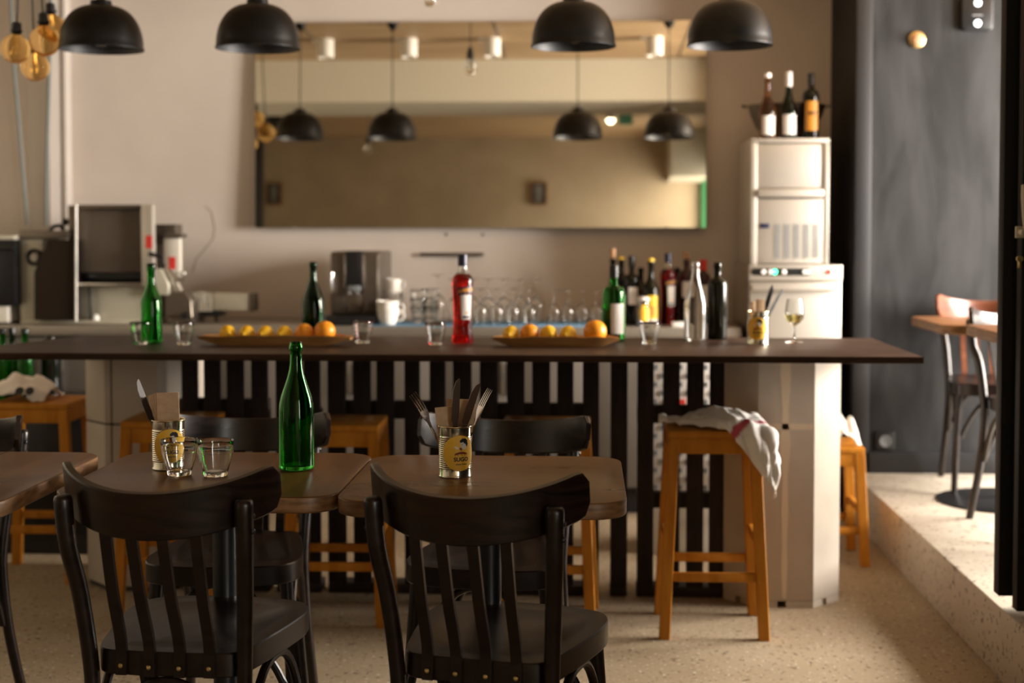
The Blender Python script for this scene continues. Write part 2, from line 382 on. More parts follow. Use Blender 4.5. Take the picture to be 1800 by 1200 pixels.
YS = 4.96                                        # plane of the screens (front faces of their boards)
zt, zb = BT-.031, Z(1030, YS, 1100)
def screen(label, boards, rails, base=True):
    x0 = X(boards[0][0], YS, 800); x1 = X(boards[-1][1], YS, 800)
    t = thing('slatted_screen', label, 'screen', ((x0+x1)/2, YS, 0), 0, 'slatted wooden screens below the bar')
    ox = (x0+x1)/2
    for a, b in boards:
        obj('board', B(X(a, YS, 800)-ox, X(b, YS, 800)-ox, 0, .018, zb, zt-random.random()*.002, .0015), 'slat_wood', t)
    for ya, yb in rails:
        if x1-x0 > .15: obj('cross_rail', B(x0-ox, x1-ox, .019, .06, Z(yb, YS+.02), Z(ya, YS+.02), .002), 'slat_wood', t)
    obj('base_rail', B(x0-ox, x1-ox, .0, .09, 0, zb-.001, .003), 'slat_wood', t)
    return t
screen('dark slatted pallet panel next to the left stone pillar, four boards', [(320, 348), (359, 388), (399, 429), (442, 471)], [(704, 742), (868, 893)])
screen('narrow dark slatted panel of two boards, second screen from the left pillar', [(485, 524), (534, 563)], [(720, 745)])
screen('wide dark slatted panel in the middle of the bar front, five boards', [(576, 608), (621, 652), (662, 693), (711, 738), (755, 783)], [(706, 738), (866, 893)])
screen('single broad upright dark plank between two gaps in the bar front', [(796, 829)], [])
screen('dark slatted panel behind the right table, five boards, right of the single plank', [(843, 875), (891, 922), (935, 967), (979, 1008), (1024, 1053)], [(709, 741), (866, 893)])
screen('single wide dark board standing apart, left of the rightmost panel', [(1073, 1103)], [])
screen('dark slatted pallet panel behind the stool with the cloth, against the right pillar', [(1120, 1149), (1165, 1195), (1207, 1237), (1247, 1280)], [(711, 743), (863, 891)])

# ================================================================== back counter under the mirror
ZB = .85
cab0, cab1 = -2.75, .70
wt = tag(obj('worktop', G().prism([(-3.3, 6.36), (cab1, 6.36), (cab1, 6.99), (-2.50, 6.99), (-2.50, 6.86), (-3.3, 6.86)], ZB-.045, ZB, .003), 'worktop_steel'), 'steel worktop running along the back wall under the mirror', 'worktop')
xs = [-2.75, -2.06, -1.37, -.68, .01, .70]
names = ['behind the bottles and the left pillar', 'behind the leftmost slatted panel', 'behind the middle slatted panel', 'behind the five-board panel right of the middle', 'beside the glass washer']
for i in range(5):
    a, b = xs[i]+.003, xs[i+1]-.003
    t = thing('under_counter_cabinet', 'pale steel under-counter cabinet '+names[i], 'cabinet', ((a+b)/2, 6.68, 0), 0, 'cabinets below the back worktop')
    h = (b-a)/2
    obj('body', B(-h, h, -.29, .16, .12, ZB-.046), 'cabinet_grey', t)
    obj('plinth', B(-h, h, -.23, .16, 0, .119), 'black_paint', t)
    for s in (-1, 1):
        d = obj('door', B(min(0, s*h)+.004, max(0, s*h)-.004, -.315, -.291, .13, ZB-.06, .003), 'cabinet_grey', t)
        obj('handle', B(s*.03-.006, s*.03+.006, -.335, -.316, .55, .70, .002), 'steel', d)
# ================================================================== mirror and wall things
YM = 6.965
ax, bx = X(449, YM, 220), X(1241, YM, 220); zl, zh = Z(400, YM, 900), Z(37, YM, 900)
mz = (zl+zh)/2; mt = thing('wall_mirror', 'large frameless horizontal mirror on the back wall above the bar', 'mirror', ((ax+bx)/2, YM, mz))
mt.rotation_euler = (-R(1.48), 0, 0)
hw, hh = (bx-ax)/2, (zh-zl)/2
obj('silvered_glass', B(-hw, hw, -.003, .0, -hh, hh, 0), 'mirror', mt)
obj('backing', B(-hw, hw, .0005, .008, -hh, hh), 'black_paint', mt)
for px in (520, 1170):
    for s in (-1, 1):
        obj('clip', B(X(px, YM)-mt.location.x-.012, X(px, YM)-mt.location.x+.012, -.006, .009, s*hh-.004, s*hh+.004, .001), 'steel', mt)
a, b = X(738, 6.97, 447), X(850, 6.97, 447); zz = Z(447, 6.97, 800)
t = thing('knife_rail', 'thin dark metal rail fixed to the wall behind the red aperitif bottle', 'rail', ((a+b)/2, 6.999, zz))
h = (b-a)/2
obj('rail_bar', B(-h, h, -.025, -.008, -.008, .008, .002), 'dark_steel', t)
for s in (-1, 1): obj('bracket', B(s*h*.8-.008, s*h*.8+.008, -.009, 0, -.006, .006, .001), 'dark_steel', t)
for px, l in ((785, 'grey screw head in the wall below the mirror, left one of the pair'), (849, 'grey screw head in the wall below the mirror, right one of the pair')):
    g = G().lathe([(0, 0), (.007, 0), (.006, .004), (0, .006)], 12, Matrix.Rotation(pi/2, 4, 'X'))
    o = tag(obj('wall_screw', g, 'dark_steel'), l, 'screw', 'screws below the mirror'); o.location = (X(px, 7), 7.0, Z(412, 7))

# ================================================================== pendant lamps
YP = 5.147; RP = .15
def pendant():
    t = thing('pendant_lamp', 'x', 'pendant lamp', (0, 0, 0))
    prof = []
    for i in range(15):
        a = i/14*pi/2*.94; prof.append((RP*cos(a)**.68 if i else RP, .012+.150*sin(a)))
    outer = [(RP+.003, 0), (RP+.003, .006), (RP, .012)]+prof[1:]
    inner = [(max(r-.003, .02), z-.003) for r, z in outer[::-1]]; inner[-1] = (RP, 0)
    obj('shade', G().lathe(outer, 48), 'lamp_black', t)
    obj('shade_lining', G().lathe([(r-.0015, z) for r, z in inner], 48), 'lamp_inner', t)
    obj('collar', G().lathe([(0, .192), (.012, .190), (.018, .182), (.038, .178), (.040, .158), (0, .158)], 28), 'lamp_black', t)
    sk = obj('socket', G().lathe([(0, .155), (.018, .155), (.018, .10), (0, .10)], 18), 'black_plastic', t)
    obj('bulb', G().lathe([(0, .012), (.02, .016), (.032, .030), (.036, .048), (.030, .066), (.016, .085), (.014, .099), (0, .099)], 24), 'amber_bulb', t)
    H = 2.66-Z(87, YP, 300)
    obj('cord', G().tube([(0, 0, .19), (0, 0, H-.04)], .0035, 8), 'black_plastic', t)
    obj('canopy', G().lathe([(0, H-.05), (.008, H-.05), (.032, H-.022), (.034, H), (0, H)], 24), 'lamp_black', t)
    return t
pt = pendant(); zr = 2.66-(2.66-Z(87, YP, 300))
L_ = ['black dome pendant lamp farthest left, beside the cluster of amber bulbs', 'black dome pendant lamp over the left corner of the mirror', 'black dome pendant lamp over the right half of the mirror', 'black dome pendant lamp farthest right, just left of the wine bottles']
for i, px in enumerate((178, 453, 1008, 1283)):
    x = X(px, YP, 60)
    if i == 0: pt.location = (x, YP, zr); pt['label'] = L_[0]; pt['group'] = 'black dome pendants above the bar'; o = pt
    else: o = dup(pt, (x, YP, zr), 0, L_[i])
# bare bulb pendants
def bare(px, Y, zbot, label, x=None):
    t = thing('bare_bulb_pendant', label, 'pendant lamp', (X(px, Y) if x is None else x, Y, zbot), 0, 'clear bare bulbs on cords')
    obj('bulb', G().lathe([(0, 0), (.018, .004), (.029, .02), (.030, .038), (.022, .062), (.012, .085), (.012, .095), (0, .095)], 22), 'clear', t)
    obj('socket', G().lathe([(0, .165), (.006, .160), (.014, .14), (.021, .115), (.021, .085), (0, .085)], 20), 'black_plastic', t)
    obj('cord', G().tube([(0, 0, .16), (0, 0, 2.66-zbot)], .003, 8), 'black_plastic', t)
bare(757, 5.92, 2.21, 'clear bare bulb hanging at the top edge above the mirror')
bare(0, 1.7, 2.21, 'clear bare bulb on a black cord far behind, seen reflected beside the second pendant', -1.86)
for i, px in enumerate((573, 720, 866, 1148)):
    x = (px-1026)/266
    t = thing('ceiling_spotlight', 'white cylinder ceiling spotlight, '+['first', 'second', 'third', 'last'][i]+' from the left in the mirror', 'spotlight', (x, 4.6, 2.66), 0, 'white cylinder spotlights reflected in the mirror')
    obj('housing', G().lathe([(0, 0), (.055, 0), (.055, -.12), (.046, -.12), (.044, -.10), (0, -.10)], 28), 'white_plastic', t)
    obj('mount_plate', B(-.09, -.02, -.04, .04, -.012, -.0005, .003), 'white_plastic', t)
t = thing('ceiling_spotlight', 'small lit round lamp glowing in the mirror near its right end', 'spotlight', (.245, .8, 2.61))
obj('housing', G().lathe([(0, .05), (.05, .05), (.05, .0), (.04, 0), (.04, .01), (0, .01)], 20), 'white_plastic', t)
obj('lamp', G().ball((0, 0, 0), .032), 'lamp_glow', t)
t = tag(obj('exit_sign', B(.31, .44, .98, 1.02, 2.54, 2.6595, .004), 'sign_green'), 'small green exit light under the ceiling, seen in the mirror', 'sign')
for xx, l in ((-.47, 'small black framed menu board on the far wall, right one in the mirror'), (-3.27, 'small black framed menu board on the far wall, at the left edge of the mirror')):
    t = thing('menu_board', l, 'wall board', (xx, -.99, 2.07), 0, 'framed boards reflected in the mirror')
    obj('panel', B(-.075, .075, 0, .012, -.11, .11), 'ink', t)
    f = G()
    for a in ((-.085, -.075, 0, .02, -.12, .12), (.075, .085, 0, .02, -.12, .12), (-.075, .075, 0, .02, -.12, -.11), (-.075, .075, 0, .02, .11, .12)): f.box(*a)
    obj('frame', f, 'tray_wood', t)
    f = G()
    for k, wd in enumerate((.09, .07, .10, .05, .08)): f.box(-wd/2, wd/2, .012, .014, .07-k*.035, .078-k*.035)
    obj('chalk_lines', f, 'ink_white', t)
t = thing('steel_column', 'slim black column with a bracket at its head, seen at the left edge of the mirror', 'column', (-2.97, 1.0, 0))
obj('shaft', B(-.035, .035, -.035, .035, 0, 2.66), 'black_metal', t); obj('bracket', B(.035, .30, -.05, .05, 2.48, 2.66, .01), 'black_metal', t)

# ------------------------------------------------------------------ cluster of big amber bulbs
YB = 5.2
def abulb(px, py, Y, r, topx, label):
    c = at(px, py, Y)
    t = thing('globe_bulb', label, 'light bulb', tuple(c), 0, 'amber globe bulbs in the corner')
    d = Vector(((topx-px)/470, 0, .55)).normalized()
    mtx = Vector((0, 0, 1)).rotation_difference(d).to_matrix().to_4x4()
    pr = [(0, -r)]+[(r*sin(a), -r*cos(a)) for a in [pi*k/18 for k in range(1, 15)]]+[(r*.36, r*.98), (r*.30, r*1.12), (0, r*1.12)]
    obj('glass_globe', G().lathe(pr, 32, mtx), 'amber_bulb', t)
    f = G()
    for k in range(5):
        a = 2*pi*k/5; f.tube([(r*.12*cos(a), r*.12*sin(a), r*.5), (r*.3*cos(a+.5), r*.3*sin(a+.5), -r*.3)], .0009, 5, mtx)
    f.tube([(0, 0, r*1.0), (0, 0, r*.2)], .004, 6, mtx)
    obj('filament', f, 'brass', t)
    obj('socket', G().lathe([(0, r*1.85), (.012, r*1.83), (.017, r*1.75), (.019, r*1.3), (.023, r*1.28), (.023, r*1.18), (.018, r*1.1), (.015, r*.95), (0, r*.95)], 20, mtx), 'black_plastic', t)
    p = d*r*1.84; e = Vector(((topx-px)/470, 0, 2.66-c.z))
    obj('cord', G().tube([p, p.lerp(e, .4)+d*.01, e], .0035, 8), 'black_plastic', t)
abulb(27, 86, YB, .054, 46, 'amber globe bulb hanging farthest left in the cluster')
abulb(79, 72, YB-.05, .056, 62, 'front amber globe bulb, largest of the cluster, next to the pendant')
abulb(92, 50, YB+.10, .052, 70, 'amber globe bulb at the back, highest of the cluster')
abulb(62, 118, YB+.06, .053, 52, 'amber globe bulb hanging lowest in the cluster')
for pts, l in (([(17, 0), (24, 110), (36, 250), (48, 396)], 'grey cable running down the left corner, left one of two'), ([(91, 0), (87, 120), (83, 260), (81, 396)], 'grey cable running down the left corner, right one of two')):
    pp = [at(x, y, 6.80) for x, y in pts]; pp = [Vector((pp[0].x, 6.8, 2.655))]+pp[1:]
    tag(obj('cable', G().tube(pp, .009, 8), 'cable_grey'), l, 'cable', 'grey cables in the left corner')

# ------------------------------------------------------------------ alcove wall things
t = thing('power_socket', 'black square power socket low on the black wall', 'socket', (X(1555, 6.35, 775), 6.349, Z(774, 6.35, 1555)))
obj('plate', B(-.042, .042, -.012, 0, -.042, .042, .004), 'black_plastic', t)
obj('outlet', G().lathe([(0, 0), (.024, 0), (.026, .006), (.020, .006), (.018, .002), (0, .002)], 24, Matrix.Translation((0, -.012, 0)) @ Matrix.Rotation(pi/2, 4, 'X')), 'grey_plastic', t)
t = thing('wall_button', 'round cream button on the upper black wall', 'button', (X(1611, 6.35, 70), 6.349, Z(70, 6.35, 1611)))
obj('ring', G().lathe([(0, 0), (.036, 0), (.036, .008), (.028, .012), (0, .012)], 28, Matrix.Rotation(pi/2, 4, 'X')), 'brass', t)
obj('dome', G().lathe([(.026, .0121), (.022, .022), (.010, .028), (0, .029)], 28, Matrix.Rotation(pi/2, 4, 'X')), 'cork', t)
t = thing('emergency_light', 'rounded black wall plate with two white lamps near the top right', 'emergency light', (X(1715, 6.35, 25), 6.349, Z(25, 6.35, 1715)))
g = G().prism(rrect(-.068, .068, -.075, .075, .022), 0, .03, .006, Matrix.Rotation(pi/2, 4, 'X')); obj('housing', g, 'black_plastic', t)
for s in (-1, 1): obj('lamp', G().ball((0, -.032, s*.044), .015, (1, .6, 1)), 'led_white', t)
obj('lettering', B(-.022, .022, -.0315, -.0305, -.012, -.006), 'grey_plastic', t)
# ================================================================== chairs
def catmull(P, n=6, closed=True):
    out = []; k = len(P)
    for i in range(k if closed else k-1):
        p0, p1, p2, p3 = (Vector(P[(i-1) % k]) if closed or i else Vector(P[0])), Vector(P[i]), Vector(P[(i+1) % k]), (Vector(P[(i+2) % k]) if closed or i+2 < k else Vector(P[-1]))
        for j in range(n):
            t = j/n
            out.append(.5*((2*p1)+(p2-p0)*t+(2*p0-5*p1+4*p2-p3)*t*t+(3*p1-p0-3*p2+p3)*t**3))
    if not closed: out.append(Vector(P[-1]))
    return out
RK = R(11)
def make_chair(name, label, htop, zs=.475, group=None, wood='chair_wood', railw='chair_rail', W=.213):
    t = thing(name, label, 'chair', (0, 0, 0), 0, group)
    up = Vector((0, -sin(RK), cos(RK))); fw = Vector((0, cos(RK), sin(RK)))
    a0, bow, H, T = 1.0, .148, .092, .018
    c0 = Vector((0, -.322, htop)) - up*(H/2)
    def arc(s, dw=0):
        x = W*sin(s*a0)/sin(a0); y = bow*(1-cos(s*a0))/(1-cos(a0))
        tx = Vector((W*cos(s*a0)/sin(a0), 0, 0)) + fw*(bow*sin(s*a0)/(1-cos(a0)))
        tx.normalize(); return c0+Vector((x, 0, .012*s*s))+fw*y, tx.cross(up)
    bm = bmesh.new(); rings = []; N = 36
    for i in range(N+1):
        s = -1+2*i/N; p, n = arc(s)
        q = max(0, (abs(s)-.88)/.12); hh = H/2*math.sqrt(max(.02, 1-.75*q**3)); th = T/2*(1-.3*q**4)
        sec = [(-th, -hh+.003), (-th+.003, -hh), (th-.003, -hh), (th, -hh+.003), (th, hh-.003), (th-.003, hh), (-th+.003, hh), (-th, hh-.003)]
        rings.append([bm.verts.new(p+n*u+up*v) for u, v in sec])
    for a, b in zip(rings, rings[1:]):
        for j in range(8): bm.faces.new((a[j], a[(j+1) % 8], b[(j+1) % 8], b[j]))
    bm.faces.new(rings[0][::-1]); bm.faces.new(rings[-1]); bmesh.ops.recalc_face_normals(bm, faces=bm.faces)
    g = G(); g.add(bm); obj('backrest', g, railw, t, 30)
    # seat: rounded trapezoid with a shallow dish
    half = [(0, -.212), (.08, -.210), (.138, -.193), (.165, -.10), (.187, .03), (.192, .12), (.165, .180), (.09, .207), (0, .213)]
    out = catmull(half+[(-x, y) for x, y in half[-2:0:-1]], 4)
    bm = bmesh.new(); lv = []
    for sc, z in ((.90, zs-.048), (.99, zs-.048), (1, zs-.045), (1, zs-.003), (.99, zs), (.84, zs), (.76, zs-.002), (.60, zs-.009), (.3, zs-.012)):
        lv.append([bm.verts.new((p[0]*sc, p[1]*sc, z)) for p in out])
    n = len(out)
    for a, b in zip(lv, lv[1:]):
        for j in range(n): bm.faces.new((a[j], a[(j+1) % n], b[(j+1) % n], b[j]))
    bm.faces.new(lv[0][::-1]); bm.faces.new(lv[-1]); bmesh.ops.recalc_face_normals(bm, faces=bm.faces)
    g = G(); g.add(bm); obj('seat', g, wood, t, 24)
    ptz = htop-.026
    for s in (-1, 1):
        pts = catmull([(s*.1765, -.272, ptz), (s*.173, -.259, ptz-.09), (s*.164, -.230, zs+.12), (s*.155, -.207, zs-.01), (s*.153, -.203, zs-.10), (s*.160, -.222, .20), (s*.172, -.272, 0)], 4, False)
        k = len(pts); rr = [.0178-.004*i/(k-1) for i in range(k)]
        pts = [pts[0]+(pts[0]-pts[1]).normalized()*d for d in (.010, .007)]+pts; rr = [.009, .0155]+rr
        pg = G().tube(pts, rr, 14); post = obj('rear_leg', pg, wood, t, 50)
        for dz in (.024, .052):
            q = Vector((s*.1745, -.267, ptz-dz)); g = G().ball(q+Vector((s*.0165, .002, 0)), .0062, (.8, 1, 1), 10)
            obj('bolt', g, 'black_metal', post)
        pts = catmull([(s*.160, .135, zs-.044), (s*.170, .150, .28), (s*.185, .185, 0)], 5, False); k = len(pts)
        obj('front_leg', G().tube(pts, [.0185-.006*i/(k-1) for i in range(k)], 12), wood, t)
        ar = [(s*(.152+.020*u), -.205+.35*u, zs-.052-.19*abs(2*u-1)**2.6-.002) for u in [i/16 for i in range(17)]]
        obj('side_arch', G().tube(ar, .0095, 10), wood, t)
    ar = [(-.145+.29*u, -.196-.01, zs-.058-.17*abs(2*u-1)**2.4) for u in [i/16 for i in range(17)]]
    obj('rear_arch', G().tube(ar, .009, 10), wood, t)
    ar = [(-.155+.31*u, .145, zs-.058-.17*abs(2*u-1)**2.4) for u in [i/16 for i in range(17)]]
    obj('front_arch', G().tube(ar, .009, 10), wood, t)
    for i, xx in enumerate((-.088, -.030, .030, .088)):
        s = math.asin(xx/W*sin(a0))/a0; p, nn = arc(s); top = p-up*(H/2-.01)
        ys = -.212-.007+(abs(xx)/.138)**2*.012
        pts = [top, Vector((xx*1.0, (top.y+ys)/2-.003, (top.z+zs)/2)), Vector((xx, ys-.001, zs+.02)), Vector((xx, ys, zs-.046))]
        sp = obj('splat', G().tube(catmull(pts, 5, False), 0, sq=(.0215, .010)), wood, t)
        g = G().lathe([(0, 0), (.0048, 0), (.0044, .002), (.0015, .003), (0, .0012)], 12, Matrix.Translation((xx, ys-.0055, zs-.027)) @ Matrix.Rotation(pi/2, 4, 'X'))
        obj('screw', g, 'brass', sp)
    return t
GC = 'dark bentwood chairs around the tables'
ch = make_chair('bentwood_chair', 'dark bentwood chair seen from behind in front of the table with the glasses and bottle', .804, group=GC)
ch.location = (-.788, 2.885, 0); ch.rotation_euler = (0, 0, -R(4))
dup(ch, (-.162, 2.865, 0), -R(13), 'dark bentwood chair seen from behind with swirling grain, in front of the right table')
cb = make_chair('bentwood_chair', 'dark bentwood chair facing the photographer behind the green bottle', .762, .47, GC, W=.228)
cb.location = (-.902, 3.59, 0); cb.rotation_euler = (0, 0, pi+R(3))
dup(cb, (-.234, 3.59, 0), pi-R(7), 'dark bentwood chair facing the photographer behind the can with cutlery')
dup(cb, (-1.745, 3.54, 0), pi-R(10), 'dark bentwood chair cut by the left edge of the photo')
# ================================================================== tables
def table(label, x0, x1, y0, y1, m, z=.75, zf=0, rc=.075, group='wooden cafe tables in the front row', thick=.034, base=.21):
    cx, cy = (x0+x1)/2, (y0+y1)/2
    t = thing('cafe_table', label, 'table', (cx, cy, zf), 0, group); zz = z-zf
    tt = obj('tabletop', G().prism(rrect(x0-cx, x1-cx, y0-cy, y1-cy, rc), zz-thick, zz, .004, seg=3), [m, 'table_edge'], t)
    for f in tt.data.polygons:
        if abs(f.normal.z) < .4: f.material_index = 1
    obj('top_plate', B(-.11, .11, -.11, .11, zz-thick-.008, zz-thick-.0005, .002), 'black_metal', t)
    obj('column', G().lathe([(0, .012), (.032, .012), (.0275, .03), (.0275, zz-thick-.008), (0, zz-thick-.008)], 28), 'black_metal', t)
    obj('foot_disc', G().lathe([(0, 0), (base, 0), (base, .006), (base*.93, .011), (.05, .018), (0, .018)], 40), 'black_metal', t)
    return t
table('walnut-brown table with a can, two glasses and a green bottle on it', -1.092, -.5005, 2.82, 3.39, 'walnut')
table('walnut-brown table with only the can of cutlery on it', -.4985, .088, 2.785, 3.37, 'walnut_x')
table('bare brown table cut off by the left edge of the photo', -1.76, -1.152, 2.70, 3.37, 'walnut')
# ================================================================== stools
def make_stool(name, label, h=.655, w=.145, d=.135, spl=.028, ls=.034, group='honey-coloured wooden bar stools'):
    t = thing(name, label, 'stool', (0, 0, 0), 0, group)
    obj('seat', B(-w, w, -d, d, h-.022, h, .005), 'stool_wood', t)
    for sx in (-1, 1):
        for sy in (-1, 1):
            tp = (sx*(w-ls/2-.001), sy*(d-ls/2-.001), h-.022); bt = (sx*(w-ls/2+spl), sy*(d-ls/2+spl), 0)
            b = bmesh.new(); vs = []
            for (cx, cy, cz) in (bt, tp): vs.append([b.verts.new((cx+i*ls/2, cy+j*ls/2, cz)) for i, j in ((-1, -1), (1, -1), (1, 1), (-1, 1))])
            for i in range(4): b.faces.new((vs[0][i], vs[0][(i+1) % 4], vs[1][(i+1) % 4], vs[1][i]))
            b.faces.new(vs[0][::-1]); b.faces.new(vs[1])
            bmesh.ops.bevel(b, geom=b.edges[:], offset=.002, segments=1, affect='EDGES')
            obj('leg', G().add(b), 'stool_wood', t)
    def off(z): return spl*(1-z/(h-.022))
    ip = .005
    for s in (-1, 1):
        obj('apron', B(-w+ls, w-ls, s*(d-.022-ip), s*(d-ip), h-.072, h-.0225, .002), 'stool_wood', t)
        obj('apron', B(s*(w-.022-ip), s*(w-ip), -d+ls, d-ls, h-.072, h-.0225, .002), 'stool_wood', t)
        z = .195*h/.655; o = off(z)
        obj('stretcher', B(-w+ls-o+.002, w-ls+o-.002, s*(d+o-ls/2)-.010, s*(d+o-ls/2)+.010, z-.014, z+.014, .002), 'stool_wood', t)
        z = .30*h/.655; o = off(z)
        obj('stretcher', B(s*(w+o-ls/2)-.010, s*(w+o-ls/2)+.010, -d+ls-o+.002, d-ls+o-.002, z-.014, z+.014, .002), 'stool_wood', t)
    return t
st = make_stool('bar_stool', 'honey-coloured wooden bar stool with the white cloth thrown over it')
st.location = (.412, 4.60, 0)
dup(st, (-.81, 4.68, 0), R(1), 'honey-coloured wooden stool between the two front tables, right of the green bottle')
dup(st, (-.125, 4.68, 0), -R(2), 'honey-coloured wooden stool behind the chair at the right table')
dup(st, (-1.385, 4.735, 0), R(2), 'honey-coloured wooden stool in front of the jointed left pillar, behind the paper napkins')
dup(st, (-2.02, 5.19, 0), R(1), 'wooden stool at the left edge with a printed cloth on it')
lo = make_stool('low_stool', 'low honey-coloured wooden stool peeping out to the right of the right pillar', .455, .16, .14, .02, .036, None)
lo.location = (.915, 5.60, 0)
# ------------------------------------------------------------------ cloths
def cloth(name, label, fn, nu, nv, thick=.003, mats=('cloth',), stripe=None, cat='cloth'):
    bm = bmesh.new(); V = [[bm.verts.new(fn(i/nu, j/nv)) for j in range(nv+1)] for i in range(nu+1)]
    for i in range(nu):
        for j in range(nv):
            f = bm.faces.new((V[i][j], V[i+1][j], V[i+1][j+1], V[i][j+1]))
            if stripe and stripe(i/nu, j/nv): f.material_index = 1
    bmesh.ops.recalc_face_normals(bm, faces=bm.faces)
    me = bpy.data.meshes.new(name); bm.to_mesh(me); bm.free(); me.shade_smooth()
    for m in mats: me.materials.append(M[m])
    o = bpy.data.objects.new(name, me); C.objects.link(o)
    s = o.modifiers.new('thickness', 'SOLIDIFY'); s.thickness = thick; s.offset = 1
    return tag(o, label, cat)
from mathutils import noise
SX, SY, SH = .412, 4.60, .655
def drape(u, v):
    # flat cloth coordinates: a to the right, b towards the front; both bend down past the seat's edges
    a = -.168+.452*u; kx, ky = .147, .137
    fr = .085+.05*min(1, u*2.2)+.175*max(0, min(1, (u-.40)/.33))**1.2      # how far the cloth comes to the front
    bk = -.13+.02*sin(u*7)
    taper = min(1, .10+u*2.2); b = bk*taper+(fr-bk)*taper*(1-v)
    fold = abs(noise.noise(Vector((u*6.5+v*2, v*4.2-u*1.5, 3.1))))*.034+abs(noise.noise(Vector((u*14, v*9, 8))))*.014
    hump = .042*math.exp(-((u-.42)/.24)**2)*sin(pi*min(1, max(0, v)))**.5
    da, db = max(0, a-kx), max(0, b-ky); on = 1 if da+db == 0 else max(0, 1-(da+db)*9)
    x = min(a, kx); yy = min(b, ky); drop = math.hypot(da, db)
    r = .022; ang = min(drop/r, pi/2); out = r*sin(ang)*.7; dn = r*(1-cos(ang))+max(0, drop-r*pi/2)
    if drop > 0:
        wx, wy = da/drop, db/drop; x += out*wx+(.012+fold*.8)*wx*min(1, drop*20)+.006*wx; yy += out*wy+(.008+fold*.7)*wy*min(1, drop*20)
        if da > 0 and db > 0: x += .010; yy += .006
    z = .005+(hump+fold)*on-dn
    return (SX+x, SY-yy, SH+z)
def stripe(u, v): return abs((.452*u) - (.42-(1-v)*.20)) < .0085
cloth('kitchen_cloth', 'crumpled white kitchen cloth with a red stripe draped over the bar stool', drape, 84, 44, .0022, ('cloth', 'pink'), stripe)
def heap(cx, cy, z, rx, ry, h, seed):
    def fn(u, v):
        a = (u-.5)*2; b = (v-.5)*2; r2 = min(1, (a*a+b*b)/1.5)
        hh = h*(1-r2)**.8*(1+.5*noise.noise(Vector((a*2, b*2, seed))))
        return (cx+a*rx*(1+.1*noise.noise(Vector((a, b*3, seed)))), cy+b*ry, z+.004+max(0, hh)+abs(noise.noise(Vector((a*4, b*4, seed+5))))*.012)
    return fn
sc = cloth('printed_cloth', 'cream cloth with a black print bundled on the left stool', heap(-2.09, 5.19, .655, .115, .12, .075, 2), 30, 30, .003)
g = G()
for dx, dz, r in ((-.03, .045, .016), (.008, .045, .016), (-.011, .024, .007)):
    g.lathe([(0, 0), (r, 0), (r, .002), (0, .002)], 14, Matrix.Translation((-2.02+dx, 5.19-.128, .66+dz*.9)) @ Matrix.Rotation(pi/2-.5, 4, 'X'))
o = obj('print', g, 'ink', sc)
cloth('folded_towel', 'small white towel lying on the low stool beside the right pillar', heap(1.005, 5.58, .455, .06, .09, .10, 9), 20, 20, .003)
# ================================================================== alcove furniture on the platform
table('small oak table on the raised platform by the black wall', 1.352, 2.0, 5.40, 5.98, 'oak_table', .928, .21, .05, 'oak tables on the platform', .036, .27)
table('oak table corner peeping out beside the black door leaf', 1.315, 1.95, 4.50, 5.0, 'oak_table', .96, .21, .05, 'oak tables on the platform', .036, .2)
c3 = make_chair('bentwood_chair', 'reddish-lit bentwood chair at the oak table against the black wall', .765, .455, 'bentwood chairs on the platform', 'chair_wood', 'lit_chair_wood')
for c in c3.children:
    if c.name.startswith('splat'): c.data.materials[0] = M['lit_chair_wood']
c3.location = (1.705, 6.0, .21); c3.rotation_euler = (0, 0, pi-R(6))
c3.location.y = 5.98
dup(cb, (1.665, 5.12, .21), pi+R(12), 'dark bentwood chair half hidden behind the black door leaf', 'bentwood chairs on the platform')
# ================================================================== lettering and flat print wrapped on cylinders
def flat_text(s, size, bold=0, shear=0):
    cu = bpy.data.curves.new('t', 'FONT'); cu.body = s; cu.size = size; cu.align_x = 'CENTER'; cu.align_y = 'CENTER'
    cu.offset = bold; cu.shear = shear; cu.resolution_u = 3
    o = bpy.data.objects.new('t', cu); C.objects.link(o); dg = bpy.context.evaluated_depsgraph_get()
    me = bpy.data.meshes.new_from_object(o.evaluated_get(dg)); bm = bmesh.new(); bm.from_mesh(me)
    bpy.data.objects.remove(o); bpy.data.curves.remove(cu); bpy.data.meshes.remove(me); return bm
def flat_poly(P):
    bm = bmesh.new(); bm.faces.new([bm.verts.new((x, y, 0)) for x, y in P]); return bm
def ell(cx, cy, rx, ry, n=28, a0=0, a1=2*pi): return [(cx+rx*cos(a0+(a1-a0)*i/n), cy+ry*sin(a0+(a1-a0)*i/n)) for i in range(n)]
def wrap(g, bm, Rr, ang, z, du=0, dz=0, eps=0, rot=0):
    if rot: bmesh.ops.rotate(bm, matrix=Matrix.Rotation(rot, 3, 'Z'), verts=bm.verts)
    bmesh.ops.translate(bm, vec=(du, dz, 0), verts=bm.verts)
    xs = [v.co.x for v in bm.verts]; x = math.floor(min(xs)/.0035)*.0035
    while x < max(xs):
        bmesh.ops.bisect_plane(bm, geom=bm.verts[:]+bm.edges[:]+bm.faces[:], plane_co=(x, 0, 0), plane_no=(1, 0, 0)); x += .0035
    for v in bm.verts:
        a = ang+v.co.x/Rr; r = Rr+eps; v.co = Vector((r*sin(a), -r*cos(a), z+v.co.y))
    return g.add(bm)
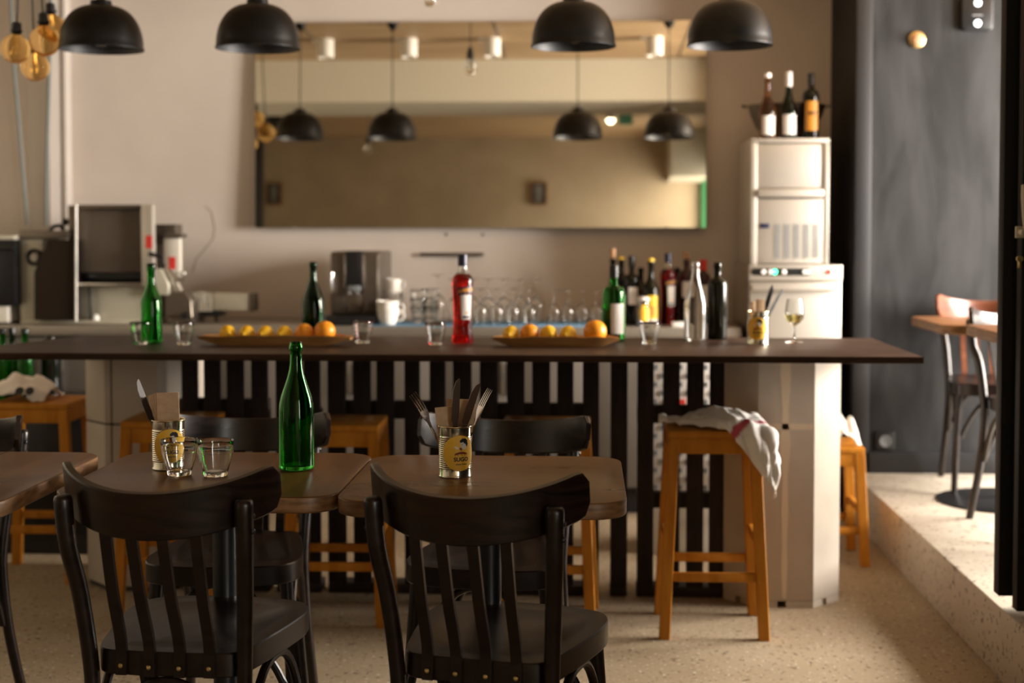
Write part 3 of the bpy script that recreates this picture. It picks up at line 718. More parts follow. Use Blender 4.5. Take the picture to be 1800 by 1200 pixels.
def sticker(parent, Rr, ang, z, k=1.0):
    lab = obj('label', wrap(G(), flat_poly(ell(0, 0, .0385*k, .0385*k, 48)), Rr, ang, z, eps=.0008), 'yellow', parent)
    lab['label'] = 'round yellow label reading SUGO'
    e = .0012
    def P(nm, polys, m, ee=e):
        g = G()
        for p in polys: wrap(g, p if isinstance(p, bmesh.types.BMesh) else flat_poly([(x*k, y*k) for x, y in p]), Rr, ang, z, eps=ee)
        obj(nm, g, m, lab)
    t = flat_text('SUGO', .0105*k*1.15, .0004*k); bmesh.ops.translate(t, vec=(.003*k, -.0135*k, 0), verts=t.verts)
    t2 = flat_text('pasta fresca', .0052*k, .00012, .35); bmesh.ops.translate(t2, vec=(.003*k, -.0235*k, 0), verts=t2.verts)
    P('lettering', [t, t2], 'ink')
    hx, hy = .0078, .0200
    P('face', [[(hx-.0055, hy+.006), (hx-.0072, hy+.001), (hx-.0058, hy-.001), (hx-.0062, hy-.005), (hx-.003, hy-.010), (hx+.002, hy-.0125), (hx+.006, hy-.009), (hx+.008, hy-.003), (hx+.004, hy+.005)],
               [(hx-.020, hy-.0055), (hx-.0165, hy-.0045), (hx-.0125, hy-.0065), (hx-.0105, hy-.0095), (hx-.014, hy-.0115), (hx-.0175, hy-.009)]], 'ink_white', e)
    hair = [(hx-.0065, hy+.003), (hx-.009, hy+.0055), (hx-.0075, hy+.009), (hx-.005, hy+.0105), (hx-.003, hy+.0125), (hx+.001, hy+.0118), (hx+.004, hy+.0125), (hx+.007, hy+.010), (hx+.0095, hy+.0075), (hx+.0095, hy+.004), (hx+.011, hy), (hx+.0095, hy-.004), (hx+.008, hy-.0065), (hx+.006, hy-.0035), (hx+.0045, hy+.0005), (hx+.002, hy+.001), (hx-.001, hy+.0045), (hx-.004, hy+.0035)]
    P('hair', [hair, ell(hx-.0035, hy-.001, .0011, .0007, 8)], 'ink', e+.0004)
    P('pasta', [[(-.0125, -.0022), (-.009, .0008), (-.004, .0022), (.001, .0035), (.007, .003), (.013, .0015), (.0175, -.001), (.015, -.0025), (.006, -.0015), (-.002, -.002), (-.008, -.0035)]], 'ink_red', e)
    P('pasta_strands', [[(x-.0005, -.002), (x+.0005, -.002), (x+.0012, -.0055), (x+.0002, -.0062)] for x in (-.011, -.005, .003, .011, .015)]+[[(hx-.0095, hy-.008), (hx-.0045, hy-.0075), (hx-.003, hy-.0115), (hx-.005, hy-.0145), (hx-.0085, hy-.012)]], 'ink_red', e+.0002)
def can(label, x, y, z, ang, lab=True, sc=1):
    t = thing('tin_can', label, 'can', (x, y, z), 0, 'yellow-labelled tin cans holding napkins and cutlery')
    R0, H = .0360*sc, .112*sc
    pr = [(0, .002), (R0-.002, .002), (R0+.0004, 0), (R0+.0012, .0012), (R0+.0004, .003), (R0-.0006, .0045), (R0-.0006, .018)]
    nr = 16
    for i in range(nr):
        zz = .0185+i*(.071/nr); d = .071/nr
        pr += [(R0-.0007, zz), (R0+.0004, zz+d*.3), (R0+.0004, zz+d*.55), (R0-.0010, zz+d*.85)]
    pr += [(R0-.0006, .091), (R0-.0006, H-.003), (R0-.0016, H-.003), (R0-.0016, .004), (0, .004)]
    obj('body', G().lathe(pr, 64), 'tin', t, 60)
    ri = [(R0-.0018+.0021*(1+cos(a)), H-.0018+.0018*sin(a)) for a in [2*pi*i/10 for i in range(10)]]
    obj('rim', G().lathe(ri, 64, closed=True), 'tin_rim', t)
    sticker(t, R0+.0004, ang, .0535*sc+.001, sc)
    return t
# ------------------------------------------------------------------ cutlery
def flat_outline(poly, bend, th=.0016):
    """poly: half outline [(w, l)] -> bar of given half-widths with a bend profile"""
    bm = bmesh.new(); rings = []
    for w_, l in poly:
        yb = bend(l); rings.append([bm.verts.new((-w_, yb-th/2, l)), bm.verts.new((w_, yb-th/2, l)), bm.verts.new((w_, yb+th/2, l)), bm.verts.new((-w_, yb+th/2, l))])
    for a, b in zip(rings, rings[1:]):
        for j in range(4): bm.faces.new((a[j], a[(j+1) % 4], b[(j+1) % 4], b[j]))
    bm.faces.new(rings[0][::-1]); bm.faces.new(rings[-1]); bmesh.ops.recalc_face_normals(bm, faces=bm.faces); return bm
def place(o, p, q, roll=0): o.matrix_world = aim(p, q, roll)
def fork(label, p, q, roll=0, L=.20):
    t = thing('fork', label, 'fork', group='cutlery in the tins')
    bd = lambda l: .010*sin(max(0, (l-.10)/.10)*2.2)
    g = G(); g.add(flat_outline([(.006, 0), (.0085, .01), (.007, .04), (.0035, .08), (.003, .115), (.004, .13), (.0095, .142), (.0115, .15), (.0115, .158)], bd)); obj('handle', g, 'cutlery', t)
    g = G()
    for k in range(4):
        x = -.0098+k*.00653; g.add(flat_outline([(.0017, .156), (.0016, .17), (.0013, .185), (.0006, L)], bd), Matrix.Translation((x, 0, 0)))
    obj('tines', g, 'cutlery', t); place(t, p, q, roll); return t
def knife(label, p, q, roll=0, L=.21, m='cutlery', bm_='cutlery'):
    t = thing('table_knife', label, 'knife', group='cutlery in the tins')
    g = G(); g.add(flat_outline([(.007, 0), (.0085, .01), (.0075, .05), (.006, .10), (.0055, .11)], lambda l: 0, .004)); obj('handle', g, m, t)
    bm = bmesh.new(); th = .0014; P = [(-.005, .109), (.005, .109), (.0095, .118), (.0102, .15), (.0085, .185), (.003, .203), (-.004, L), (-.0068, L-.003), (-.0072, .19), (-.0072, .13)]
    f = bm.faces.new([bm.verts.new((x, -th/2, z)) for x, z in P]); r = bmesh.ops.extrude_face_region(bm, geom=[f])
    bmesh.ops.translate(bm, vec=(0, th, 0), verts=[v for v in r['geom'] if isinstance(v, bmesh.types.BMVert)]); bmesh.ops.recalc_face_normals(bm, faces=bm.faces)
    g = G(); g.add(bm); obj('blade', g, bm_, t); place(t, p, q, roll); return t
def napkins(label, x, y, z0, sheets):
    """sheets: (dx, dy, width, top, lean, roll)"""
    t = thing('paper_napkins', label, 'napkins', (x, y, z0), 0, 'brown paper napkins in the tins')
    for dx, dy, wd, top, lean, roll in sheets:
        g = G(); m = Matrix.Translation((dx, dy, 0)) @ Matrix.Rotation(roll, 4, 'Z') @ Matrix.Rotation(lean, 4, 'Y')
        for s in (-1, 1): g.box(-wd/2, wd/2, s*.0013-.0006, s*.0013+.0006, .004, top, .0003, m)
        g.box(-wd/2, wd/2, -.0019, .0019, top-.0005, top+.0008, .0004, m)
        obj('napkin', g, 'kraft', t)
    return t
ZT = .75
c = atz(797.5, 841, ZT); cy_ = c.y+.034
c1 = can('tin can with the round yellow label holding forks and knives, on the right table', c.x, cy_, ZT+.0005, R(22))
fx, fy = c.x, cy_
def tip(px, py, dy=0): return at(px, py, fy+dy)
fork('steel fork leaning left out of the can on the right table', (fx+.004, fy+.008, ZT+.007), tip(727, 703, -.01), R(48))
fork('steel fork leaning right out of the can on the right table', (fx-.004, fy-.006, ZT+.007), tip(857, 706, .015), -R(55))
knife('left steel knife standing in the can on the right table', (fx-.002, fy-.016, ZT+.007), tip(803, 692, -.022), R(25), .21, 'wood_reflection_cutlery', 'wood_reflection_cutlery')
knife('right steel knife leaning in the can on the right table', (fx-.010, fy-.010, ZT+.007), tip(834, 694, -.020), R(22), .21, 'wood_reflection_cutlery', 'wood_reflection_cutlery')
napkins('two brown paper napkins standing behind the knives in the can', fx, fy, ZT+.004, [(-.007, .000, .048, .148, -.09, .1), (.002, .010, .050, .163, .02, -.15), (.010, .018, .038, .156, .12, -.4)])
c = atz(289, 827.5, ZT); c2x, c2y = c.x, c.y+.034
can('tin can with the yellow label and brown napkins, behind the two glasses', c2x, c2y, ZT+.0005, R(22))
fx, fy = c2x, c2y
knife('grey knife leaning left out of the can behind the two glasses', (fx+.006, fy-.008, ZT+.006), tip(242, 672, -.0), R(60), .21, 'dull_cutlery', 'dull_cutlery')
napkins('thick fold of brown paper napkins in the can behind the two glasses', fx, fy, ZT+.004, [(.006+i*-.0022, -.008+i*.0065, .050-.003*i, .168-.001*i, -.03-.035*i, .05+.06*i) for i in range(5)])
# ------------------------------------------------------------------ tumblers
def tumbler(name, label, p, sc=1.0, group='clear tumblers', m='clear'):
    t = thing(name, label, 'glass', tuple(p), 0, group)
    out = [(0, .003), (.018, .002), (.0235, 0), (.0255, .002), (.0262, .006), (.0300, .018), (.0345, .034), (.0380, .052), (.0398, .068), (.0405, .0775), (.0398, .0785), (.0390, .0777),
           (.0382, .066), (.0364, .051), (.0330, .034), (.0283, .019), (.0245, .0095), (.016, .0085), (0, .0085)]
    obj('glass_wall', G().lathe([(r*sc, z*sc) for r, z in out], 40), m, t, 60)
    g = G().lathe([((.0386+.0003+.00035*cos(a))*sc, (.052+.0005+.0005*sin(a))*sc) for a in [2*pi*i/6 for i in range(6)]], 40, closed=True)
    obj('ring', g, m, t); return t
e1 = atz(310, 838, ZT); e2 = atz(374, 839.5, ZT)
tb = tumbler('tumbler', 'clear tumbler overlapping the yellow-labelled can on the left table', (e1.x, e1.y+.024, ZT+.0003))
dup(tb, (e2.x, e2.y+.024, ZT+.0003), 0, 'clear tumbler on the left table, right one beside the one overlapping the can')
def onbar(px, py, r=.024): c = atz(px, py, ZC); return (c.x, c.y+r, ZC+.0003)
for px, py, l in ((243, 606, 'clear tumbler on the bar left of the green bottle, farthest left'), (320, 607, 'clear tumbler on the bar between the green bottle and the left fruit tray'), (636, 604, 'clear tumbler on the bar at the right end of the left fruit tray'),
                  (764, 607, 'clear tumbler on the bar just left of the red aperitif bottle'), (1142, 606, 'clear tumbler on the bar right of the right fruit tray')):
    dup(tb, onbar(px, py), 0, l, 'clear tumblers on the bar', (.88, .88, .96))
# ------------------------------------------------------------------ bottles
def bottle(name, label, p, h, r, neck, shoulder, glass, cap=None, capm='black_plastic', caph=.03, lab=None, liquid=None, hollow=True, group=None, bell=None, cat='bottle', lip=True):
    """shoulder=(z where the body ends, z where the neck begins) as fractions of h"""
    t = thing(name, label, cat, tuple(p), 0, group)
    z1, z2 = shoulder[0]*h, shoulder[1]*h; pr = [(0, .006), (r*.55, .004), (r*.8, 0), (r*.95, .002), (r, .009)]
    if bell: pr += [(r*a, b*h) for a, b in bell]
    else: pr += [(r, z1)]
    for i in range(1, 8):
        u = i/8; s = (1+cos(pi*u))/2; pr.append((neck+(r-neck)*(s**1.22 if shoulder[1]-shoulder[0] > .18 else math.sqrt(max(0, 1-u**2.2))), z1+(z2-z1)*u))
    ht = h
    pr += [(neck, z2), (neck*.93, ht-.022)]
    if lip: pr += [(neck*1.12, ht-.020), (neck*1.15, ht-.010), (neck*1.02, ht-.006)]
    pr += [(neck*1.0, ht-.001), (neck*.9, ht)]
    if hollow:
        inn = [(max(a-.0028, .001), max(b, .010)) for a, b in pr[3:]][::-1]; pr += [(neck*.75, ht)]+[q for q in inn if q[1] < ht-.003 and q[0] > .003]+[(0, .012)]
    else: pr += [(0, ht)]
    obj('bottle_glass', G().lathe(pr, 40), glass, t, 70)
    if cap == 'foil': obj('capsule', G().lathe([(0, ht+.002), (neck*1.08, ht+.001), (neck*1.22, ht-.003), (neck*1.2, ht-caph), (neck*1.16, ht-caph)], 28), capm, t)
    elif cap == 'screw': obj('cap', G().lathe([(0, ht+.004), (neck*1.15, ht+.004), (neck*1.24, ht), (neck*1.24, ht-caph), (neck, ht-caph)], 28), capm, t)
    elif cap == 'cork': obj('cork', G().lathe([(0, ht+caph), (neck*.95, ht+caph), (neck*1.0, ht+caph-.003), (neck*.9, ht+.0005), (0, ht+.0005)], 24), capm, t)
    elif cap == 'dot': obj('cap', G().lathe([(0, ht+.006), (neck*.9, ht+.005), (neck*1.15, ht), (neck*1.15, ht-.008), (neck, ht-.008)], 24), capm, t)
    if liquid: obj('liquid', G().lathe([(0, .0125), (r-.004, .0125), (r-.0031, .02), (r-.0031, liquid[1]*h), (0, liquid[1]*h)], 36), liquid[0], t)
    for q in (lab or []):
        ang, za, zb_, wd, m = q[:5]
        Rr = r*(q[5] if len(q) > 5 else 1)+.0006
        P = [(-wd/2, za*h), (wd/2, za*h), (wd/2, zb_*h), (-wd/2, zb_*h)]
        obj('label', wrap(G(), flat_poly(P), Rr, R(ang), 0), m, t)
    return t
c = atz(516, 829, ZT)
bottle('green_bottle', 'tall green glass bottle on the left table, sharp in the foreground', (c.x, c.y+.035, ZT+.0003), .287, .0395, .0138, (.47, .88), 'green')
# on the bar, from the left
c = onbar(262, 604, .03)
bottle('green_bottle', 'green glass bottle standing on the left part of the bar before the steel machine', c, .268, .036, .0135, (.50, .82), 'green', 'dot', 'olive', .01)
c = onbar(551, 593, .0)
bottle('dark_green_bottle', 'dark green bottle with a wide belly behind the left fruit tray', (c[0], c[1], ZC+.0003), .272, .041, .013, (.42, .86), 'olive')
def aperitif(label, p, h, ang=25, group=None):
    t = thing('aperitif_bottle', label, 'bottle', tuple(p), 0, group)
    pr = [(0, .004), (.026, .002), (.034, 0), (.0365, .006), (.0345, .035), (.0315, .09), (.0318, .12), (.0345, .165), (.0362, .20), (.0358, .215), (.031, .228), (.0225, .236)]
    obj('red_drink', G().lathe([(a, b*h/.3) for a, b in pr]+[(0, .236*h/.3)], 40), 'red_liquid', t, 70)
    pr = [(.0225, .2365), (.0185, .245), (.0155, .258), (.0150, .272), (.0125, .272), (.0130, .258), (.016, .245), (.019, .2365)]
    obj('neck_glass', G().lathe([(a, b*h/.3) for a, b in pr], 32, closed=True), 'clear', t, 70)
    k = h/.3
    obj('cap', G().lathe([(0, .302*k), (.0155, .302*k), (.0165, .299*k), (.0165, .262*k), (0, .262*k)], 28), 'navy', t)
    Rr = .0353; g = G()
    P = [(-.030, -.013), (.030, -.013), (.030, .013), (-.030, .013)]
    bd = obj('label_band', wrap(G(), flat_poly(P), Rr, R(ang), h*.60, rot=.16, eps=.0012), 'navy', t)
    tx = flat_text('APEROL', .0165, .0005, .2); g = wrap(G(), tx, Rr, R(ang), h*.60, rot=.16, eps=.0018); obj('lettering', g, 'ink_orange', bd)
    lb = obj('label', wrap(G(), flat_poly([(-.017, h*.27), (.017, h*.27), (.021, h*.55), (-.021, h*.55)]), Rr, R(ang), 0, eps=.0006), 'paper', t)
    obj('label_edge', wrap(G(), flat_poly([(-.017, h*.27), (-.0155, h*.27), (-.0195, h*.55), (-.021, h*.55)]), Rr, R(ang), 0, eps=.0012), 'green_print', lb)
    obj('label_base', wrap(G(), flat_poly([(-.013, h*.285), (.013, h*.285), (.013, h*.31), (-.013, h*.31)]), Rr, R(ang), 0, eps=.0012), 'navy', lb)
    obj('label_dot', wrap(G(), flat_poly(ell(.002, h*.345, .004, .004, 12)), Rr, R(ang), 0, eps=.0012), 'ink_orange', lb)
    # empty clear glass above the liquid line
    return t
c = onbar(812, 603, .03)
ap = aperitif('bottle of red aperitif with a dark blue cap standing on the middle of the bar', c, .300)
c = onbar(1079, 600, .03)
bottle('wine_bottle', 'green wine bottle with a white label at the right end of the right fruit tray', c, .262, .0400, .0128, (.60, .74), 'green', 'foil', 'ink', .042, [(20, .10, .50, .050, 'paper')], ('wine_red', .42))
c = onbar(1223, 600, .03)
bottle('carafe_bottle', 'clear empty glass bottle on the right half of the bar', c, .276, .0395, .0125, (.44, .90), 'clear')
c = onbar(1262, 597, .03)
bottle('wine_bottle', 'dark olive empty wine bottle right of the clear bottle', c, .272, .035, .0130, (.68, .80), 'black_glass')
c = onbar(1334, 606, .03)
can('tin can with knives and a napkin on the right end of the bar', c[0], c[1], ZC+.0005, -R(12))
fx, fy = c[0], c[1]
knife('left dark knife in the can on the right end of the bar', (fx-.006, fy, ZC+.007), tip(1354, 517), R(25), .19, 'black_metal', 'black_metal')
knife('right dark knife leaning out of the can on the right end of the bar', (fx-.012, fy-.006, ZC+.007), tip(1369, 521), R(50), .19, 'black_metal', 'black_metal')
napkins('pale paper napkin standing in the can on the right end of the bar', fx, fy, ZC+.004, [(.004, -.01, .030, .148, .02, .1), (-.008, .004, .022, .140, -.05, .4)])
# wine glass
def stemware(name, label, p, h, rb, group=None, wine=False, up=True, sc=(1, 1, 1)):
    t = thing(name, label, 'glass', tuple(p), 0, group)
    o = [(0, 0), (rb*.95, 0), (rb*.98, .0015), (rb*.5, .004), (.006, .008), (.0036, .016), (.0034, h*.36), (.006, h*.40), (rb*.62, h*.46), (rb*.93, h*.55), (rb, h*.64), (rb*.94, h*.80), (rb*.80, h), (rb*.75, h), (rb*.885, h*.80), (rb*.935, h*.64), (rb*.87, h*.565), (rb*.55, h*.48), (0, h*.44)]
    if not up: o = [(r, h-z) for r, z in o]
    obj('bowl_and_stem', G().lathe(o, 32), 'clear', t, 60)
    if wine: obj('wine', G().lathe([(0, h*.445), (rb*.57, h*.481), (rb*.89, h*.565), (rb*.955, h*.645), (0, h*.645)], 28), 'wine_white', t)
    return t
c = onbar(1398, 603, .025)
stemware('wine_glass', 'stemmed glass half full of white wine on the right end of the bar', (c[0], c[1], ZC+.0003), .150, .032, None, True)
# ------------------------------------------------------------------ fruit trays
def tray(label, xa, xb, yc, wdt=.115, h=.034):
    t = tag(obj('wooden_tray', G(), 'tray_wood'), label, 'tray', 'boat-shaped wooden fruit trays')
    L = (xb-xa)/2; bm = bmesh.new(); N = 24; rings = []
    for i in range(N+1):
        s = -1+2*i/N; e = max(0, (abs(s)-.62)/.38); x = L*s
        lift = h*.75*e**1.6; top = h*(1-.12*e)+.004*noise.noise(Vector((s*3, 1, L))); w_ = wdt/2*(1-.35*e**2)
        wb_ = w_*.72
        bot = min(lift, top-.010); inn = min(max(bot+.008, .010), top-.001)
        rings.append([bm.verts.new((x, a, b)) for a, b in ((-wb_, bot), (-w_, top), (-w_+.010, top), (-wb_+.006, inn), (wb_-.006, inn), (w_-.010, top), (w_, top), (wb_, bot))])
    for a, b in zip(rings, rings[1:]):
        for j in range(8): bm.faces.new((a[j], a[(j+1) % 8], b[(j+1) % 8], b[j]))
    bm.faces.new(rings[0][::-1]); bm.faces.new(rings[-1]); bmesh.ops.recalc_face_normals(bm, faces=bm.faces)
    bm.to_mesh(t.data); bm.free(); t.data.shade_smooth(); t.data.set_sharp_from_angle(angle=R(35)); t.location = ((xa+xb)/2, yc, ZC+.0003); return t
YT = 4.72
tray('long boat-shaped wooden tray with four lemons and two oranges, left on the bar', X(352, YT, 600), X(618, YT, 600), YT)
tray('boat-shaped wooden tray with three lemons and two oranges, on the right half of the bar', X(867, YT, 600), X(1088, YT, 600), YT)
def fruit(kind, px, r, label, group):
    x = X(px, YT, 580); t = thing(kind, label, 'fruit', (x, YT, ZC+.0115), 0, group)
    if kind == 'lemon':
        pr = [(0, -1.28), (.10, -1.24), (.20, -1.10), (.50, -.90), (.82, -.52), (1, 0), (.82, .52), (.5, .9), (.22, 1.10), (.14, 1.24), (0, 1.30)]
        pr = [(a*r, b*r) for a, b in pr]; m = Matrix.Translation((0, 0, r)) @ Matrix.Rotation(random.uniform(-.5, .5), 4, 'Z') @ Matrix.Rotation(pi/2, 4, 'X')
        obj('flesh', G().lathe([(p[0], p[1]) for p in pr], 26, m), 'lemon', t)
        obj('stem_end', G().ball((0, 0, 1.28*r), .0025, n=8, m=m), 'stem', t)
    else:
        obj('flesh', G().ball((0, 0, r), r, (1, 1, .97), 30), 'orange', t)
        obj('stem_end', G().lathe([(0, .001), (.003, .0), (.002, -.002), (0, -.002)], 8, Matrix.Translation((r*.45, -r*.6, r*1.62))), 'stem', t)
    return t
lg, og = 'lemons on the trays', 'oranges on the trays'
for px, nm in ((400, 'farthest left on the left tray'), (434, 'second from the left on the left tray'), (467, 'third from the left on the left tray'), (500, 'fourth on the left tray, next to the oranges')):
    fruit('lemon', px, .0275, 'yellow lemon '+nm, lg)
fruit('orange', 535, .031, 'smaller orange on the left tray, left of the big one', og); fruit('orange', 571, .0355, 'big orange at the right end of the left tray', og)
fruit('lemon', 898, .0285, 'yellow lemon at the left end of the right tray', lg); fruit('orange', 931, .0315, 'orange between two lemons on the right tray', og)
fruit('lemon', 964, .029, 'yellow lemon in the middle of the right tray', lg); fruit('lemon', 999, .029, 'yellow lemon left of the biggest orange on the right tray', lg)
fruit('orange', 1046, .0385, 'biggest orange, at the right end of the right tray', og)
# ================================================================== things on the back worktop
def onwt(px, Y, py=571): return (X(px, Y, py), Y, ZB+.0003)
def bx(g, px0, px1, py0, py1, Y, d, bev=.003, ox=0, oy=0, oz=0):
    """front face at Y spanning the given photo extent, depth d behind it"""
    return g.box(X(px0, Y)-ox, X(px1, Y)-ox, Y-oy, Y+d-oy, Z(py1, Y)-oz, Z(py0, Y)-oz, bev)
# coffee machine
Y = 6.47; x0, x1 = X(580, Y), X(667, Y); xc = (x0+x1)/2; w2 = (x1-x0)/2; H = Z(443, Y)-ZB
t = thing('coffee_machine', 'steel and black automatic coffee machine on the back worktop', 'coffee machine', (xc, Y, ZB+.0003))
g = G(); g.box(-w2, w2, .02, .42, .022, H, .012); obj('housing', g, 'dark_steel', t)
obj('base', B(-w2-.012, w2-.008, -.06, .40, 0, .045, .004), 'black_plastic', t)
g = G(); g.box(-w2+.004, -.035, 0, .03, .05, H-.01, .006); g.box(.035, w2-.008, 0, .03, .05, H-.01, .006); g.box(-.035, .035, .0, .03, .05, H*.42, .006); obj('front_panel', g, 'dark_steel', t)
obj('control_panel', B(-.040, .040, -.014, .03, H*.50, H+.004, .008), 'black_plastic', t)
for sx in (-.042, .042): obj('trim_strip', B(sx-.0025, sx+.0025, -.012, .0, H*.5, H*.96, .001), 'chrome', t)
obj('side_strip', B(w2-.010, w2-.003, -.004, .02, .06, H-.012, .002), 'chrome', t)
for sx in (-.018, .018): obj('spout', G().lathe([(0, 0), (.007, 0), (.009, .03), (0, .03)], 14, Matrix.Translation((sx, -.018, H*.42))), 'chrome', t)
obj('spout_head', B(-.03, .03, -.03, -.005, H*.46, H*.54, .006), 'grey_plastic', t)
g = G().tube([(-w2+.015, -.012, H*.45), (-w2+.013, -.022, H*.60), (-w2+.015, -.012, H*.72)], .006); obj('steam_wand', g, 'chrome', t)
t = thing('kettle', 'dark lidded jug between the coffee machine and the white cups', 'jug', onwt(676, 6.88))
obj('body', G().lathe([(0, 0), (.05, 0), (.052, .01), (.046, .12), (.04, .17), (.035, .185), (0, .19)], 28), 'black_plastic', t)
obj('handle', G().tube([(.045, 0, .15), (.08, 0, .13), (.08, 0, .06), (.05, 0, .04)], .006), 'black_plastic', t)
# cups
def cup(name, label, p, r, h, group, handle=True):
    t = thing(name, label, 'cup', p, 0, group)
    obj('cup_wall', G().lathe([(0, 0), (r*.62, 0), (r*.66, .003), (r*.86, h*.4), (r, h), (r*.94, h), (r*.80, h*.42), (r*.58, .006), (0, .006)], 32), 'porcelain', t, 50)
    if handle: obj('handle', G().tube([(r*.88, 0, h*.82), (r*1.35, 0, h*.80), (r*1.45, 0, h*.5), (r*1.2, 0, h*.25), (r*.8, 0, h*.22)], .0042, 8), 'porcelain', t)
    return t
gc = 'white cups by the coffee machine'
k = .0003
p = onwt(682, 6.44); cup('cup', 'large white cup at the front, at the foot of the cup stack', (p[0], p[1], ZB+k), .052, .075, gc)
cup('cup', 'large white cup stacked on the front large cup', (p[0]-.002, p[1], ZB+k+.032), .052, .075, gc)
p = onwt(691, 6.62)
for i, l in enumerate(('bottom', 'second', 'third', 'top')): cup('cup', 'small white cup, '+l+' one of the back stack beside the coffee machine', (p[0]+.003*(i % 2), p[1], ZB+k+i*.047), .036, .060, gc)

# stacks of tumblers
names3 = ('bottom', 'middle', 'top')
for (px, Y, n, l) in ((736, 6.55, 3, 'left stack of tumblers right of the white cups'), (757, 6.62, 3, 'second stack of tumblers right of the white cups')):
    q = onwt(px, Y)
    for i in range(n): dup(tb, (q[0], q[1], ZB+.0003+i*.040), 0, 'clear tumbler, '+names3[i]+' of the '+l, 'clear tumblers stacked on the worktop', (1.0, 1.0, .95))
# inverted stemware on a blue cloth
cx0, cx1 = X(655, 6.5), X(1062, 6.5)
def flatcloth(u, v): return (cx0+(cx1-cx0)*u, 6.385+.27*v, ZB+.0012+abs(noise.noise(Vector((u*30, v*5, 1))))*.004)
# thin cloth lies under glasses; keep it very flat
tag(obj('blue_mat', G().prism(rrect(cx0, cx1, 6.375, 6.70, .01), ZB+.0003, ZB+.0045, .001), 'blue_cloth'), 'blue drying mat under the upturned glasses on the worktop', 'mat')
zc_ = ZB+.0048
for o in list(bpy.data.objects):
    if o.parent is None and o.type == 'EMPTY' and o.get('category') in ('cup', 'glass') and abs(o.location.z-ZB) < .16 and cx0 < o.location.x < cx1 and o.location.y > 6.2: o.location.z += .0045
sw = None
for i, px in enumerate((770, 800, 830, 858, 886, 915, 943)):
    l = 'upturned stemmed glass in the back row, '+('first by the red bottle' if i == 0 else ('second', 'third', 'fourth', 'fifth', 'sixth', 'last')[i-1]+' from the left')
    Yg = 6.56; hgt = .205 if i else .225
    q = (X(px, Yg), Yg, zc_)
    if sw is None: sw = stemware('wine_glass', l, q, .205, .037, 'upturned wine glasses drying on the blue mat', up=False); sw.scale = (1, 1, 1.09)
    else: dup(sw, q, 0, l, scale=(1, 1, 1))
for i, px in enumerate((845, 873, 901, 930)):
    dup(sw, (X(px, 6.44), 6.44, zc_), 0, 'short upturned glass in the front row, '+('first', 'second', 'third', 'fourth')[i]+' from the left', scale=(.92, .92, .80))
for i, px in enumerate((973, 998, 1023, 1048)):
    dup(sw, (X(px, 6.50), 6.50, zc_), 0, 'short upturned stemmed glass right of the taller ones, '+('first', 'second', 'third', 'last by the green bottle')[i], scale=(.86, .86, .765))
# bottles behind the bar at the right
def wb(px, Y, py, name, label, r=.036, glass='black_glass', **kw):
    q = onwt(px, Y); h = (Z(py, Y)-ZB)
    ch = kw.pop('minus', 0)
    return bottle(name, label, q, h-ch, r, kw.pop('neck', .0135), kw.pop('shoulder', (.6, .76)), glass, group='bottles on the back worktop', **kw)
wb(1077, 6.60, 437, 'wine_bottle', 'dark bottle with a tall cork stopper behind the green white-labelled bottle', .040, cap='cork', capm='cork', caph=.045, minus=.045, shoulder=(.35, .80), lab=[(25, .2, .5, .05, 'orange_label')])
wb(1092, 6.72, 453, 'spirit_bottle', 'dark bottle with a pale round stopper, second from the left on the worktop', .034, cap='dot', capm='yellow_label', lab=[(10, .15, .45, .05, 'orange_label')], shoulder=(.62, .75))
wb(1110, 6.55, 450, 'wine_bottle', 'black bottle with a black capsule and greyish label', .037, cap='foil', capm='ink', caph=.05, lab=[(10, .30, .55, .045, 'cloth')], shoulder=(.62, .74))
wb(1144, 6.50, 456, 'wine_bottle', 'black bottle with a yellow cap and a yellow label', .037, cap='dot', capm='yellow_label', lab=[(8, .10, .46, .055, 'yellow_label'), (8, .15, .30, .022, 'orange_label', 1.01), (8, .02, .10, .055, 'paper')], shoulder=(.50, .80))
h = Z(446, 6.55)-ZB
aperitif('bottle of red aperitif with a dark blue cap among the bottles on the back worktop', onwt(1174, 6.55), h, 25, 'bottles on the back worktop')
wb(1206, 6.60, 442, 'spirit_bottle', 'dark red bottle with a tan stopper and pale label', .037, 'wine_red', cap='cork', capm='cork', caph=.035, minus=.035, lab=[(5, .42, .66, .05, 'paper')], shoulder=(.72, .84))
wb(1190, 6.74, 470, 'spirit_bottle', 'dark bottle at the back between the red aperitif and the tan-stoppered one', .036, shoulder=(.65, .8))
wb(1236, 6.64, 456, 'spirit_bottle', 'bottle with a red capsule half hidden between the clear and the olive bottle', .036, 'wine_red', cap='foil', capm='red_sticker', caph=.05, lab=[(-10, .25, .60, .055, 'paper')], shoulder=(.66, .8))
wb(1126, 6.76, 470, 'wine_bottle', 'dark bottle at the back behind the yellow-capped bottle', .036, shoulder=(.55, .8))
